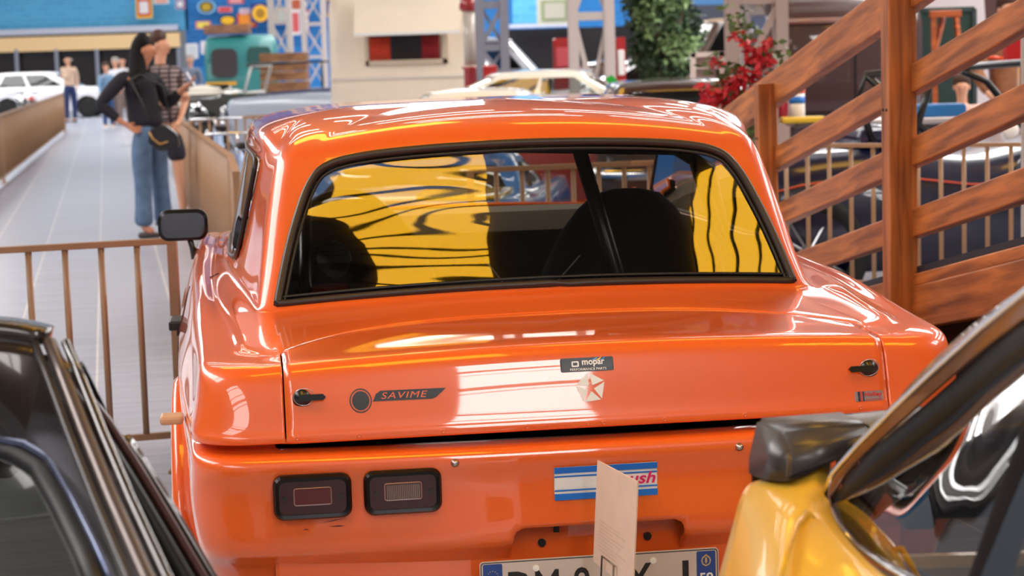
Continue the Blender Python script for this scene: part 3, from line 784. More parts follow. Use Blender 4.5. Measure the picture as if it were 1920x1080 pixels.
skylight(10, -9.0, -3.0, 36.0, 60.0, WHT, 7.0, ribs=3.0, gap=.12)
skylight(11, -8.0, -4.0, -14.0, -2.0, WHT, 9.0, ribs=3.0, gap=.12)
skylight(12, 8.5, 13.0, 50.0, 60.0, WHT, 6.0, ribs=3.0, gap=.12)
skylight(13, -22, 26, 60, 70, WHT, 4.0, ribs=3.0, gap=.12)  # unseen, added to brighten the back wall
skylight(14, 14, 22, 8.0, 26.0, WHT, 6.0, ribs=3.0, gap=.12)
TUBE = mat('fluorescent tube', (1, 1, 1, 1), .5, emit=(1, .97, .93, 1), emit_s=14)
k_ = 0
for bb_ in (16.2, 17.4, 20.5, 23.0):
    for a_ in (.2, 3.2, 6.2):
        k_ += 1
        t = thing('strip_light', 'long fluorescent strip light under the roof above the cars', 'light', hall(a_, bb_, 6.7), HY, 'strip lights under the roof')
        b = bmesh.new(); box(b, (0, 0, .05), (2.4, .14, .06)); mesh_obj('fitting', b, WHITEP, t)
        b = bmesh.new(); cyl(b, (0, 0, 0), .03, 2.3, (1, 0, 0), 10); mesh_obj('lamp_tube', b, TUBE, t)

# back wall: painted brick above a strip of dark glazing
def wall_mat(name, c1, c2, mortar, bw=.42, rh=.2):
    m = bpy.data.materials.new(name); m.use_nodes = True; nt = m.node_tree; b = nt.nodes['Principled BSDF']
    tc = nt.nodes.new('ShaderNodeTexCoord'); mp = nt.nodes.new('ShaderNodeMapping'); mp.inputs['Rotation'].default_value = (math.radians(90), 0, 0)
    br = nt.nodes.new('ShaderNodeTexBrick'); br.inputs['Scale'].default_value = 1; br.inputs['Brick Width'].default_value = bw; br.inputs['Row Height'].default_value = rh; br.inputs['Mortar Size'].default_value = .02
    br.inputs['Color1'].default_value = c1; br.inputs['Color2'].default_value = c2; br.inputs['Mortar'].default_value = mortar
    nt.links.new(tc.outputs['Object'], mp.inputs[0]); nt.links.new(mp.outputs[0], br.inputs[0]); nt.links.new(br.outputs[0], b.inputs['Base Color']); b.inputs['Roughness'].default_value = .6
    return m
BW = wall_mat('blue painted brick', rgb(92, 182, 226), rgb(82, 170, 218), rgb(100, 190, 232))
BW2 = wall_mat('deep blue painted brick', rgb(36, 128, 200), rgb(30, 118, 190), rgb(44, 138, 208))
ZW = 75.0
def wallbox(name, x0, x1, y0, y1, m, dz=0.0, th=.3, Z=ZW, st=True, xr=None):
    """wall panel on the back wall between photo columns and rows"""
    p = at(x0, (y0 + y1) / 2, Y=Z - dz); q = at(x1, (y0 + y1) / 2, Y=Z - dz)
    xr = xr or (170 if x0 < -600 else min((x0 + x1) / 2, 1100))
    zt = at(xr, y0, Y=Z - dz).z; zb = at(xr, y1, Y=Z - dz).z
    b = bmesh.new(); box(b, (0, th / 2, 0), (q.x - p.x, th, zt - zb))
    o = mesh_obj(name, b, m); o.location = ((p.x + q.x) / 2, Z - dz, (zt + zb) / 2)
    return struct(o) if st else o
wallbox('wall_back', -700, 342, -400, 62, BW)
wallbox('wall_back_blue', 342, 1900, -400, 250, BW2, th=.3); bpy.data.objects['wall_back_blue'].name = 'wall_back.001'
wallbox('wall_back', 955, 1012, -400, 46, BW, dz=5, Z=60)
wallbox('trim_2', -700, 333, 51, 62, mat('pale ledge', rgb(196, 200, 214), .6), dz=.6)
wallbox('trim_3', -700, 333, 62, 66, MATTEBLACK, dz=.3)
wallbox('trim_4', -700, 337, 66, 93, mat('cream fascia', rgb(246, 208, 152), .6), dz=.5)
GLD = mat('dark display glazing', rgb(44, 38, 36), .08, coat=1)
wallbox('window_20', -700, 333, 93, 172, GLD, dz=.1)
wallbox('trim_5', -700, 340, 172, 222, mat('brown plinth', rgb(120, 82, 60), .6), dz=.3)
for i, x in enumerate((-60, 32, 107, 183, 258, 336)):
    wallbox('trim_%d' % (30 + i), x - 3, x + 3, 92, 172, mat('grey mullion', rgb(140, 146, 160), .5), dz=.55, th=.15)
# dark bay and pale ledge right of the steel column
wallbox('trim_40', 955, 1080, 44, 51, mat('pale ledge', rgb(210, 206, 200), .6), dz=6, Z=60)
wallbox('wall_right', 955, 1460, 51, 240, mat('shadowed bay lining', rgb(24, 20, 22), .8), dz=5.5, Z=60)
wallbox('wall_right', 1180, 1460, -40, 20, mat('dusty blue panel', rgb(74, 126, 178), .6), dz=6, Z=60)
wallbox('wall_right', 1235, 1460, 16, 52, mat('slate panel', rgb(62, 66, 78), .7), dz=6.2, Z=60)
wallbox('wall_right', 1440, 2600, -300, 260, mat('maroon drape wall', rgb(62, 34, 30), .85), Z=30)

# signs on the blue wall
def sign(x, y, w, h, cols, label, shape='rect', Z=74.2, text=None, tcol=None):
    p = at(x, y, Y=Z); s = Z / F_PX; W_, H_ = w * s, h * s
    t = thing('wall_sign', label, 'sign', p)
    def out(k):
        if shape == 'oval': return [(W_ / 2 * k * math.cos(a), H_ / 2 * k * math.sin(a)) for a in [q * math.pi / 12 for q in range(24)]]
        return rrect(0, 0, W_ * k, H_ * k, min(W_, H_) * .08 * k, 2)
    for i, c in enumerate(cols):
        b = bmesh.new(); prism(b, [(a, -.02 * i, z) for a, z in out(1 - .22 * i)], (0, .05, 0)); mesh_obj(('board', 'panel', 'emblem', 'emblem')[i], b, mat('sign %d %d %d' % c, rgb(*c), .5), t)
    return t
R_, Yl, Wh, Bk, Bl = (206, 44, 36), (250, 190, 20), (236, 232, 228), (28, 26, 24), (34, 56, 140)
sign(270, 14, 30, 40, [Yl, R_, Wh], 'yellow edged red enamel sign high on the blue wall')
sign(302, 2, 28, 10, [Wh, (236, 170, 150)], 'small white sign cut by the top of the picture')
sign(338, 8, 18, 18, [(216, 150, 170), (90, 130, 180), Wh], 'small pink edged sign with a pale figure')
sign(387, 13, 34, 26, [(150, 200, 230), Bk, (196, 160, 30)], 'black oval sign with gold lettering on a pale board', 'oval')
sign(442, 2, 30, 10, [R_, (240, 160, 160)], 'red sign at the top edge above the yellow disc')
sign(422, 18, 26, 10, [(240, 150, 150), (220, 70, 70)], 'small pale red sign beside the black oval one')
sign(427, 38, 32, 18, [Bk, Yl], 'yellow oval sign with dark rim over the truck roof', 'oval')
sign(381, 47, 28, 14, [(230, 110, 130), (240, 220, 90)], 'pink and yellow sign left of the truck roof')
sign(463, 38, 36, 26, [(216, 60, 40), (250, 150, 30)], 'red and orange flame coloured sign left of the yellow disc')
sign(488, 24, 36, 36, [Bl, Bl], 'square dark blue sign behind the yellow disc', Z=74.0)
sign(488, 25, 30, 31, [Yl, Yl, (170, 120, 20)], 'round yellow sign with a small dark figure', 'oval', Z=73.6)
sign(459, 22, 20, 12, [Wh, (220, 180, 190)], 'small white sign beside the yellow disc')
sign(360, 96, 22, 28, [Wh, (200, 206, 210)], 'white notice on the blue wall left of the teal truck')
sign(386, 89, 19, 24, [Wh, (236, 214, 220)], 'pinkish white notice nearest the teal truck')
sign(556, 8, 40, 24, [(240, 232, 224), (190, 90, 50)], 'white round sign with a brown bird shape behind the lattice', 'oval')
sign(552, 42, 22, 46, [Wh, (214, 90, 90)], 'white sign with rows of red marks behind the lattice')
sign(574, 40, 9, 44, [R_, Wh], 'narrow red and white sign behind the lattice')
sign(530, 30, 30, 30, [(230, 200, 150), (190, 190, 180)], 'pale cream sign between the yellow disc and the lattice')
sign(620, 14, 16, 34, [(226, 170, 40), Bl], 'yellow and blue sign just left of the caravan')
sign(1040, 20, 66, 50, [(206, 204, 190), (150, 160, 120), (190, 186, 170)], 'pale painted landscape panel between the steel columns', Z=52)

# ------------------------------------------------------------------ ramp, fences, columns
OAK = wood('stained timber', rgb(134, 76, 34), rgb(200, 124, 62), 2.2, (1.0, 14, 14))
BAR = mat('bronze painted steel', rgb(146, 112, 84), .4, noise_amt=.12)
BARL = mat('tan painted steel', rgb(168, 128, 92), .4)
def tbeam(name, a, b, w, h, parent, m=OAK, bevel=.006, off=0):
    """timber with its own axes, so the grain follows its length"""
    a, b = Vector(a), Vector(b); L = (b - a).length; d = (b - a).normalized()
    y = Vector((0, 0, 1)).cross(d); y = y.normalized() if y.length > .01 else Vector((0, 1, 0)); z = d.cross(y)
    bm_ = bmesh.new(); box(bm_, (0, 0, 0), (L, w, h), bevel=bevel)
    o = mesh_obj(name, bm_, m); o.matrix_world = Matrix.Translation((a + b) / 2) @ Matrix((d, y, z)).transposed().to_4x4()
    o.parent = parent; return o
ramp = thing('wooden_ramp', 'stained timber access ramp with posts and four sloping rails, right of the orange car', 'ramp')
RN = Vector((1.385, 7.2, 0)); RF = Vector((1.153, 9.2, 0)); rd = (RN - RF).normalized(); rn = Vector((rd.y, -rd.x, 0)); rn = -rn if rn.x > 0 else rn   # rn points to the orange car
SL = .190
def rp(t, z, off=0): p = RF + rd * t + rn * off; return Vector((p.x, p.y, z + t * SL))
rotp = Matrix((rd, rn, Vector((0, 0, 1)))).transposed()
tn = (RN - RF).length
POSTS = [(.12, 1.375, .085), (2.06, 2.16, .10), (4.3, 2.6, .10)]
for t, top, wd in POSTS:
    bm_ = bmesh.new(); p = RF + rd * t + rn * .01
    box(bm_, (0, 0, 0), (top + .02, wd, wd), bevel=.005)
    o = mesh_obj('post', bm_, OAK, ramp); o.matrix_world = Matrix.Translation(Vector((p.x, p.y, top / 2 - .005))) @ Matrix((Vector((0, 0, 1)), rn, rd)).transposed().to_4x4()
    for dz in (.14, .2, .75):
        for s_ in (-.02, .02):
            b = bmesh.new(); q = p + rn * (wd / 2) + rd * s_; ball(b, (q.x, q.y, top - dz - .1), .006, 8); mesh_obj('bolt', b, SATIN, o).matrix_parent_inverse = o.matrix_world.inverted()
for nm, zt, hh, t0, t1 in (('handrail', 1.410, .150, -.95, 4.4), ('rail', 1.068, .100, .05, 4.4), ('rail', .812, .100, .05, 4.4), ('rail', .562, .100, .05, 4.4), ('rail', .330, .045, -.1, 4.4), ('stringer', .285, .150, -.1, 4.4)):
    tbeam(nm, rp(t0, zt - hh / 2, -.045), rp(t1, zt - hh / 2, -.045), .05 if nm != 'stringer' else .06, hh, ramp)
b = bmesh.new(); a_, c_ = rp(-.1, .345, -.06), rp(4.4, .345, -.06); beam(b, a_, c_, .05, .022); mesh_obj('rubber_edge', b, mat('ramp rubber edging', rgb(30, 34, 46), .7), ramp)
b = bmesh.new(); beam(b, rp(-.1, .30, -.62), rp(4.4, .30, -.62), 1.05, .03); mesh_obj('ramp_deck', b, mat('ramp tread ply', rgb(70, 40, 26), .7), ramp)
for t in (.12, 2.06, 4.3):
    q = rp(t, 0, -1.1); zt = 1.2 + t * SL
    o = tbeam('post', (q.x, q.y, 0), (q.x, q.y, zt - .9), .1, .1, ramp)

b = bmesh.new(); beam(b, rp(-.1, -.12, -.12), rp(4.4, -.12, -.12), .02, .56); mesh_obj('under_ramp_shade', b, mat('under-ramp shade brown', rgb(40, 24, 18), .8), ramp)  # added dark sheet standing in for the shade under the ramp

def bar_fence(name, label, pts, z0, z1, step, m, r=.010, rail=.02, group=None):
    """railing through floor points pts: top rail, bottom rail, round bars"""
    t = thing(name, label, 'fence', (pts[0][0], pts[0][1], 0), 0, group)
    O = Vector((pts[0][0], pts[0][1], 0)); Q = [Vector((p[0], p[1], 0)) - O for p in pts]
    bt = bmesh.new(); bb_ = bmesh.new(); bars = []
    for a, c in zip(Q, Q[1:]):
        beam(bt, a + Vector((0, 0, z1)), c + Vector((0, 0, z1)), rail * 2, rail * 1.4, bevel=.002); beam(bb_, a + Vector((0, 0, z0)), c + Vector((0, 0, z0)), rail * 1.4, rail * 1.4)
        L = (c - a).length; k = 0
        while k * step < L:
            p = a + (c - a) * (k * step / L); bars.append(p); k += 1
    mesh_obj('top_rail', bt, m, t); mesh_obj('bottom_rail', bb_, m, t)
    proto = None
    for p in bars[:100]:
        if proto is None:
            b = bmesh.new(); cyl(b, (0, 0, (z0 + z1) / 2), r, z1 - z0, n=8); proto = mesh_obj('bar', b, m, t, True); proto.location = p
        else:
            c = proto.copy(); COL.objects.link(c); c.parent = t; c.location = p
    if len(bars) > 100:
        b = bmesh.new()
        for p in bars[100:]: cyl(b, (p.x, p.y, (z0 + z1) / 2), r, z1 - z0, n=6)
        o = mesh_obj('bar', b, m, t, True); o['kind'] = 'stuff'
    for q in Q:
        b = bmesh.new(); box(b, (q.x, q.y, z1 / 2), (.035, .035, z1)); box(b, (q.x, q.y, .006), (.1, .1, .012)); mesh_obj('foot_post', b, m, t)
    return t
# gate across the walkway beside the car
A_ = at(-130, 465, Y=7.35); B_ = at(322, 443, Y=7.62)
bar_fence('railing', 'short brown barred railing across the walkway, in front of the walking couple', [(B_.x, B_.y), (A_.x - .35, A_.y - .08)], .145, .885, .1325, BAR, r=.0125, rail=.017)
TAN = mat('tan slatted railing', rgb(150, 112, 78), .5)
p0 = at(118, 172, Y=48); p1 = at(0, 213, Y=27.5); p2 = hall(-2.05, 13)
bar_fence('railing', 'long tan railing along the left edge of the walkway', [(p1.x + (p1.x - p0.x) * .55, p1.y + (p1.y - p0.y) * .55), (p1.x, p1.y), (p0.x, p0.y)], .10, .92, .12, TAN, r=.016, rail=.022)
r0 = at(337, 219, Y=22); r1 = at(432, 287, Y=13.2)
bar_fence('railing', 'tan railing along the right edge of the walkway, behind the couple', [(r0.x, r0.y), (r1.x, r1.y), (r1.x + .3, r1.y - 2.0)], .10, .93, .12, TAN, r=.016, rail=.022)
r2 = at(500, 213, Y=22.8)
bar_fence('railing', 'tan railing crossing in front of the white vintage car', [(r0.x + .1, r0.y + .1), (r2.x, r2.y)], .10, .93, .12, TAN, r=.014, rail=.022)
f0 = at(1395, 290, Y=11.2); f1 = at(1940, 260, Y=10.4)
bar_fence('railing', 'tan barred railing between the ramp and the navy vintage car', [(f0.x, f0.y), (f1.x, f1.y)], .26, 1.0, .124, BARL, r=.0115, rail=.016)
f2 = at(880, 283, Y=10.0); f3 = at(1300, 283, Y=10.2)
bar_fence('railing', 'tan barred railing in front of the orange car, seen through its windows', [(f2.x, f2.y), (f3.x, f3.y)], .15, .98, .13, BARL, r=.012, rail=.018)

def lattice(label, x0, x1, Z, m, ztop=4.2, leg=.07, step=.62, diag=True, dep=.4, rungs=None):
    a = at(x0, 120, Y=Z); c = at(x1, 120, Y=Z); W_ = (c.x - a.x)
    t = thing('steel_column', label, 'column', ((a.x + c.x) / 2, Z, 0))
    h = W_ / 2 - leg / 2
    for sx in (-1, 1):
        for sy in (0, 1):
            b = bmesh.new(); box(b, (sx * h, sy * dep, ztop / 2), (leg, leg, ztop)); mesh_obj('leg', b, m, t)
    zs = rungs or [k * step for k in range(int(ztop / step) + 1)]
    for i, z in enumerate(zs):
        b = bmesh.new(); box(b, (0, 0, z), (2 * h, leg * .7, leg * .8)); box(b, (0, dep, z), (2 * h, leg * .7, leg * .8)); mesh_obj('rung', b, m, t)
    if diag:
        for i, (u, v) in enumerate(zip(zs, zs[1:])):
            b = bmesh.new(); s_ = 1 if i % 2 else -1; beam(b, (-s_ * h, 0, u), (s_ * h, 0, v), leg * .7, leg * .5); mesh_obj('brace', b, m, t)
            if dep > .3:
                b = bmesh.new(); beam(b, (s_ * h, dep, u), (-s_ * h, dep, v), leg * .5, leg * .4); mesh_obj('brace', b, m, t)
    return t
GREYS = mat('grey steel paint', rgb(128, 128, 140), .5); PALES = mat('pale steel paint', rgb(188, 176, 170), .5); WARMS = mat('pinkish grey steel', rgb(168, 148, 140), .5)
lattice('grey steel lattice column between the caravan and the dark bay', 893, 956, 24, GREYS, leg=.105, rungs=[.1, .6, 1.22, 1.62, 2.12, 2.75, 3.4, 4.1])
lattice('pale steel column with a rung and a brace, left of the green tree', 1068, 1154, 24, PALES, leg=.115, rungs=[.1, 1.95, 3.1], dep=.35)
lattice('warm grey steel column with climbing flowers, right of the white board', 1364, 1478, 16.5, WARMS, leg=.10, rungs=[.2, 1.15, 1.92, 3.0], dep=.15)
lattice('tall whitish lattice mast left of the caravan', 506, 548, 46, PALES, leg=.10, step=.8)
lattice('second whitish lattice mast behind the first, closest to the caravan', 568, 612, 50, PALES, leg=.09, step=.8)

# ------------------------------------------------------------------ generic cars for the hall
def gen_car(name, label, cat, loc, rz, L, Wd, H, belt, col, gl, v0, v1, sl0, sl1, hood=None, deck=None, tumble=.14, group=None, glass_cols=(.04, .96), bpillar=.5, trim=True, wheel_r=.31, wheelcol=None, roofcol=None, interior=True):
    """v0,v1: cabin base start/end from the tail; sl0,sl1: how far the glass leans in at tail and nose"""
    t = thing(name, label, cat, loc, rz, group); hw = Wd / 2; hood = hood or belt - .06; deck = deck or belt - .04
    def sd(k, zr, zm, zf): return [(.1, k * .93, zr), (L * .25, k, zm), (L * .5, k, zm), (L * .75, k * .985, zm), (L - .1, k * .86, zf)]
    def mk(vr, vf, k, zr, zm, zf, rc=.12, fb=.14, bow=.05): return U(vr, zr, zr - .01, hw * k * .93, rc, sd(hw * k, zr, zm, zf), vf=vf, wf=zf, bow=bow, fbow=fb)
    R_ = [mk(.10, L - .08, .90, .24, .20, .24), mk(.02, L - .02, .97, .34, .30, .34), mk(0, L, 1.0, .50, .5, .48), mk(.01, L, 1.0, deck - .16, belt - .18, hood - .18), mk(.03, L - .03, .985, deck - .06, belt - .07, hood - .07),
          mk(.08, L - .08, .955, deck - .01, belt - .015, hood - .015, .12), mk(.2, L - .22, .90, deck, belt, hood, .12), mk(v0 - .1, v1 + .12, .86, deck + .01, belt, hood + .015, .1)]
    nb = len(R_)
    gh = H - belt
    for q in (0, .06, .5, .94):
        z = belt + .02 + (gh - .09) * q; a = hw * (.86 - tumble * q)
        R_.append(U(v0 + sl0 * q, max(z, deck + .02 + (z - deck) * .0), z - .01, a * .93, .07, [(v0, a * .93, z), ((v0 + v1) / 2, a, z), (v1, a * .92, z)], vf=v1 - sl1 * q, wf=z, bow=.05, fbow=.14, rf=.08))
    ng = len(R_)
    for q, kz, ka in ((1.0, -.05, 1), (1.06, -.025, .95), (1.25, -.008, .8), (1.6, 0, .5)):
        z = H + kz; a = hw * (.86 - tumble) * ka
        e0 = v0 + sl0 * q + (1 - ka) * .6; e1 = v1 - sl1 * q - (1 - ka) * .6
        if e1 - e0 < .5: m_ = (e0 + e1) / 2; e0, e1 = m_ - .25, m_ + .25
        R_.append(U(e0, z, z - .01, a * .93, .07, [(e0, a * .93, z - .01), ((e0 + e1) / 2, a, z - .005), (e1, a * .92, z - .01)], vf=e1, wf=z, bow=.04, fbow=.1, rf=.08))
    RR = [full_ring(r) for r in R_]
    bm, g, fc = ring_mesh(RR); n = len(RR[0]); half = n // 2
    gf = []
    for i in (nb + 1, nb + 2 - 1 + 1):
        for j in range(n):
            jj = j if j < half else n - 1 - j
            fr = None
            if jj < NRH - 1: gf.append((i, j))
            elif jj >= NRH + NCR + NSD + NFC: gf.append((i, j))
            else:
                q = (jj - NRH - NCR) / NSD
                if glass_cols[0] < q < glass_cols[1] and not abs(q - bpillar) < .025: gf.append((i, j))
    gf = [k for k in gf if nb < k[0] < ng - 0]
    gb = bmesh.new(); cache = {}
    for (i, j) in gf:
        vs = []
        for a, c in ((i, j), (i, (j + 1) % n), (i + 1, (j + 1) % n), (i + 1, j)):
            if (a, c) not in cache: cache[a, c] = gb.verts.new(Vector(RR[a][c]))
            vs.append(cache[a, c])
        gb.faces.new(vs).smooth = True
    bmesh.ops.delete(bm, geom=[fc[k] for k in gf], context='FACES')
    # wheel openings
    bmesh.ops.recalc_face_normals(bm, faces=bm.faces)
    if roofcol:
        for f in bm.faces:
            if f.calc_center_median().z > H - .075: f.material_index = 2
    o = mesh_obj('body', bm, None, t, True, [col, INNER] + ([roofcol] if roofcol else []))
    wb = (L * .19, L * .80)
    bb_ = bmesh.new(); bb_.from_mesh(o.data)
    bmesh.ops.subdivide_edges(bb_, edges=[e for e in bb_.edges if e.calc_length() > .12 and max(v.co.z for v in e.verts) < belt], cuts=2, use_grid_fill=True)
    for sg in (-1, 1):
        for vv in wb: hole(bb_, [(vv + (wheel_r + .05) * math.cos(a), wheel_r + (wheel_r + .05) * math.sin(a)) for a in [k * math.pi / 14 for k in range(28)]], (1, 2), lambda c: c.x * sg > hw * .6)
    bb_.to_mesh(o.data); bb_.free()
    mesh_obj('windows', gb, gl, t)
    b = bmesh.new(); box(b, (0, L / 2, .3), (Wd * .8, L * .8, .03))
    if interior:
        for sg in (-1, 1):
            box(b, (sg * hw * .42, (v0 + v1) / 2 + .1, belt - .12), (hw * .6, .16, .5), bevel=.05); box(b, (sg * hw * .42, (v0 + v1) / 2 + .35, belt - .35), (hw * .6, .5, .14), bevel=.05)
        box(b, (0, v1 - .3, belt - .1), (Wd * .75, .25, .2), bevel=.04)
    mesh_obj('cabin', b, INNER, t)
    for sg in (-1, 1):
        for vv in wb:
            b = bmesh.new(); lathe(b, [(wheel_r * .62, -.09), (wheel_r * .93, -.09), (wheel_r, -.05), (wheel_r, .05), (wheel_r * .93, .09), (wheel_r * .62, .09)], (sg * (hw - .13), vv, wheel_r), (1, 0, 0), 24); w_ = mesh_obj('wheel', b, TYRE, t, True)
            b = bmesh.new(); lathe(b, [(.02, .085), (wheel_r * .3, .09), (wheel_r * .5, .06), (wheel_r * .62, .08), (wheel_r * .62, -.02)], (sg * (hw - .13), vv, wheel_r), (sg, 0, 0), 20); mesh_obj('hub_cap', b, wheelcol or STEEL, w_, True)
    if trim:
        for vv, z in ((-.03, deck - .38), (L + .02, hood - .36)):
            b = bmesh.new(); tube(b, [(-hw * .96, vv + (.18 if vv < 1 else -.18), z), (-hw * .85, vv + (.03 if vv < 1 else -.03), z), (0, vv, z), (hw * .85, vv + (.03 if vv < 1 else -.03), z), (hw * .96, vv + (.18 if vv < 1 else -.18), z)], .045, 8); mesh_obj('bumper', b, CHROME, t, True)
        for sg in (-1, 1):
            b = bmesh.new(); lathe(b, [(.09, -.03), (.09, .01), (.07, .035), (.02, .045)], (sg * hw * .68, L - .06, hood - .20), (0, 1, 0), 16); mesh_obj('headlamp', b, CHROME, t, True)
            b = bmesh.new(); box(b, (sg * hw * .7, .02, deck - .2), (.2, .05, .09), bevel=.01); mesh_obj('tail_lamp', b, RED, t)
    return t
DG = glass('dark car glass', (.28, .30, .30, 1)); CG = glass('clear car glass', (.72, .76, .74, 1))
CREAM = paint('cream paint', rgb(236, 228, 212)); WHITE = paint('white paint', rgb(236, 236, 240)); REDP = paint('red paint', rgb(176, 22, 18))
def centre_at(x, y, Z): p = at(x, y, Y=Z); return Vector((p.x, p.y, 0))
def car_at(x, Z, rz, L): # centre of the car's length at column x
    p = centre_at(x, 120, Z); d = Vector((-math.sin(rz), math.cos(rz), 0)); return p - d * (L / 2)
gen_car('car', 'white hatchback parked across the far end of the walkway', 'car', car_at(95, 62, math.radians(-88), 3.9), math.radians(-88), 3.9, 1.62, 1.42, .93, WHITE, DG, .05, 2.95, .35, .75, hood=.88, deck=.95, wheelcol=STEEL, glass_cols=(.1, .88), bpillar=.45)
cream_ = gen_car('car', 'cream saloon with a green rear quarter, nearest the orange roof', 'car', car_at(985, 21.7, math.radians(84), 4.8), math.radians(84), 4.8, 1.78, 1.37, .97, CREAM, CG, 1.15, 3.55, .55, .75, glass_cols=(.05, .93), bpillar=.47, roofcol=CREAM)
bpy.context.view_layer.update()
b = bmesh.new(); prism(b, [tuple(at(x, y, Y=20.86)) for x, y in ((1146, 140), (1172, 163), (1148, 166), (1135, 148))], (0, .03, 0)); q_ = mesh_obj('quarter_panel', b, mat('bright green', rgb(16, 160, 40), .4), cream_); q_.matrix_parent_inverse = cream_.matrix_world.inverted(); q_['label'] = 'bright green rear quarter'
gen_car('car', 'small white coupe with yellow lit windows in front of the caravan', 'car', car_at(852, 19.3, math.radians(84), 4.0), math.radians(84), 4.0, 1.6, 1.235, .93, CREAM, CG, .8, 2.9, .5, .6, glass_cols=(.08, .93), bpillar=.5)
gen_car('car', 'red car whose roof edge shows just above the orange roof', 'car', car_at(960, 17.0, math.radians(88), 4.2), math.radians(88), 4.2, 1.66, 1.20, .86, REDP, DG, .8, 2.9, .5, .7)
race = gen_car('car', 'low blue and yellow racing car behind the railing, seen through the orange car', 'car', (-.66, 10.72, 0), math.radians(-6), 3.7, 1.6, .98, .74, paint('racing blue', rgb(30, 110, 190)), DG, 1.0, 2.4, .3, .5, hood=.70, deck=.78)
b = bmesh.new(); box(b, (.35, .5, .785), (.5, .7, .02), bevel=.008); mesh_obj('deck_panel', b, paint('racing yellow', rgb(240, 200, 20)), race)
b = bmesh.new(); box(b, (-.3, .12, .79), (.9, .1, .02), bevel=.008); mesh_obj('tail_spoiler', b, WHITEP, race)
DKB = paint('dark brown paint', rgb(58, 36, 32))
gen_car('car', 'long dark brown car with a low rounded top left of the climbing flowers', 'car', (1.20, 13.45, 0), math.radians(0), 2.45, 1.3, 1.335, 1.08, DKB, DG, .3, 2.5, .3, .4, hood=1.12, deck=1.1)
gen_car('car', 'dark red topped car with chrome roof trim beyond the brown car', 'car', car_at(1290, 26.4, math.radians(92), 4.4), math.radians(92), 4.4, 1.7, 1.22, .9, paint('maroon paint', rgb(96, 26, 28)), DG, .9, 3.2, .5, .6)
gen_car('car', 'silver white car under the tree, mostly hidden', 'car', car_at(1235, 29.6, math.radians(86), 4.2), math.radians(86), 4.2, 1.7, 1.42, 1.0, WHITE, DG, .9, 3.2, .5, .6)
gen_car('car', 'old brown tourer with a folded beige top behind the white board', 'car', car_at(1350, 33, math.radians(92), 4.6), math.radians(92), 4.6, 1.7, 2.0, 1.42, paint('umber paint', rgb(84, 58, 46)), DG, .5, 2.9, .2, .3, roofcol=mat('beige canvas', rgb(188, 160, 132), .9))
gen_car('car', 'grey van nose in the dark bay right of the grey steel column', 'car', car_at(900, 38, math.radians(-88), 4.2), math.radians(-88), 4.2, 1.7, 1.85, 1.2, paint('grey paint', rgb(130, 130, 142)), DG, .4, 3.2, .2, .5)

NAVYP = paint('navy paint', rgb(8, 14, 48), coat=.6); SILV = paint('pale silver blue paint', rgb(196, 204, 220))
gen_car('vintage_car', 'pale silver vintage car with sweeping bonnet, left of the caravan', 'car', car_at(686, 31.6, math.radians(84), 4.4), math.radians(84), 4.4, 1.66, 1.52, 1.02, SILV, CG, .3, 2.2, .45, .5, hood=.98, deck=.9, bpillar=.5)
gen_car('vintage_car', 'dark blue vintage car behind the pale silver one', 'car', car_at(728, 34.3, math.radians(84), 4.6), math.radians(84), 4.6, 1.66, 1.50, 1.05, paint('slate blue paint', rgb(60, 70, 104)), DG, .3, 2.4, .3, .4, hood=1.0, deck=.95)
gen_car('vintage_car', 'small cream vintage car beside the dark blue one, nearest the walkway', 'car', car_at(372, 40.0, math.radians(176), 2.6), math.radians(176), 2.6, 1.5, 1.1, .98, CREAM, DG, .3, 1.6, .3, .4)

# ------------------------------------------------------------------ caravan
def at_thing(name, label, cat, x, Z, rz=0, group=None): return thing(name, label, cat, centre_at(x, 120, Z), rz, group)
CVB = mat('caravan cream', rgb(240, 222, 198), .45, noise_amt=.05, noise_scale=3)
cv = at_thing('caravan', 'cream caravan with its window flap propped up and red curtains', 'caravan', 755, 28)
hw = 1.0
prof = [(.35, 0), (1.0, -.02), (1.35, -.03), (1.9, 0), (2.15, .06), (2.33, .20), (2.42, .45), (2.46, .9), (2.44, 1.2), (2.2, 1.7), (1.0, 1.9), (.35, 1.85)]
b = bmesh.new(); ra = []
for x, ins in ((-hw, .06), (-hw + .05, .015), (-hw + .14, 0), (0, 0), (hw - .14, 0), (hw - .05, .015), (hw, .06)):
    ra.append([b.verts.new((x, y + (ins if y < .9 else -ins), z - (ins if z > 1.2 else 0))) for z, y in prof])
for A, B in zip(ra, ra[1:]):
    for k in range(len(A)): b.faces.new((A[k], A[(k + 1) % len(A)], B[(k + 1) % len(A)], B[k])).smooth = True
b.faces.new(ra[0]); b.faces.new(list(reversed(ra[-1]))); bmesh.ops.recalc_face_normals(b, faces=b.faces)
mesh_obj('body', b, CVB, cv)
Zc = 28
def L3(x, y): p = at(x, y, Y=Zc); return (p.x - cv.location.x, 0, p.z)
w0, w1 = L3(693, 68), L3(825, 112); f0_, f1_ = L3(684, 64), L3(840, 118)
b = bmesh.new(); ringo = [(f0_[0], f0_[2]), (f1_[0], f0_[2]), (f1_[0], f1_[2]), (f0_[0], f1_[2])]
box(b, ((f0_[0] + f1_[0]) / 2, -.045, f1_[2] + .03), (f1_[0] - f0_[0], .05, .06)); box(b, (f0_[0] + .02, -.045, (f0_[2] + f1_[2]) / 2), (.05, .05, f0_[2] - f1_[2])); box(b, (f1_[0] - .03, -.045, (f0_[2] + f1_[2]) / 2), (.07, .05, f0_[2] - f1_[2])); box(b, ((f0_[0] + f1_[0]) / 2, -.045, f0_[2]), (f1_[0] - f0_[0], .05, .05))
wf = mesh_obj('window_frame', b, mat('caravan trim', rgb(206, 186, 160), .4), cv)
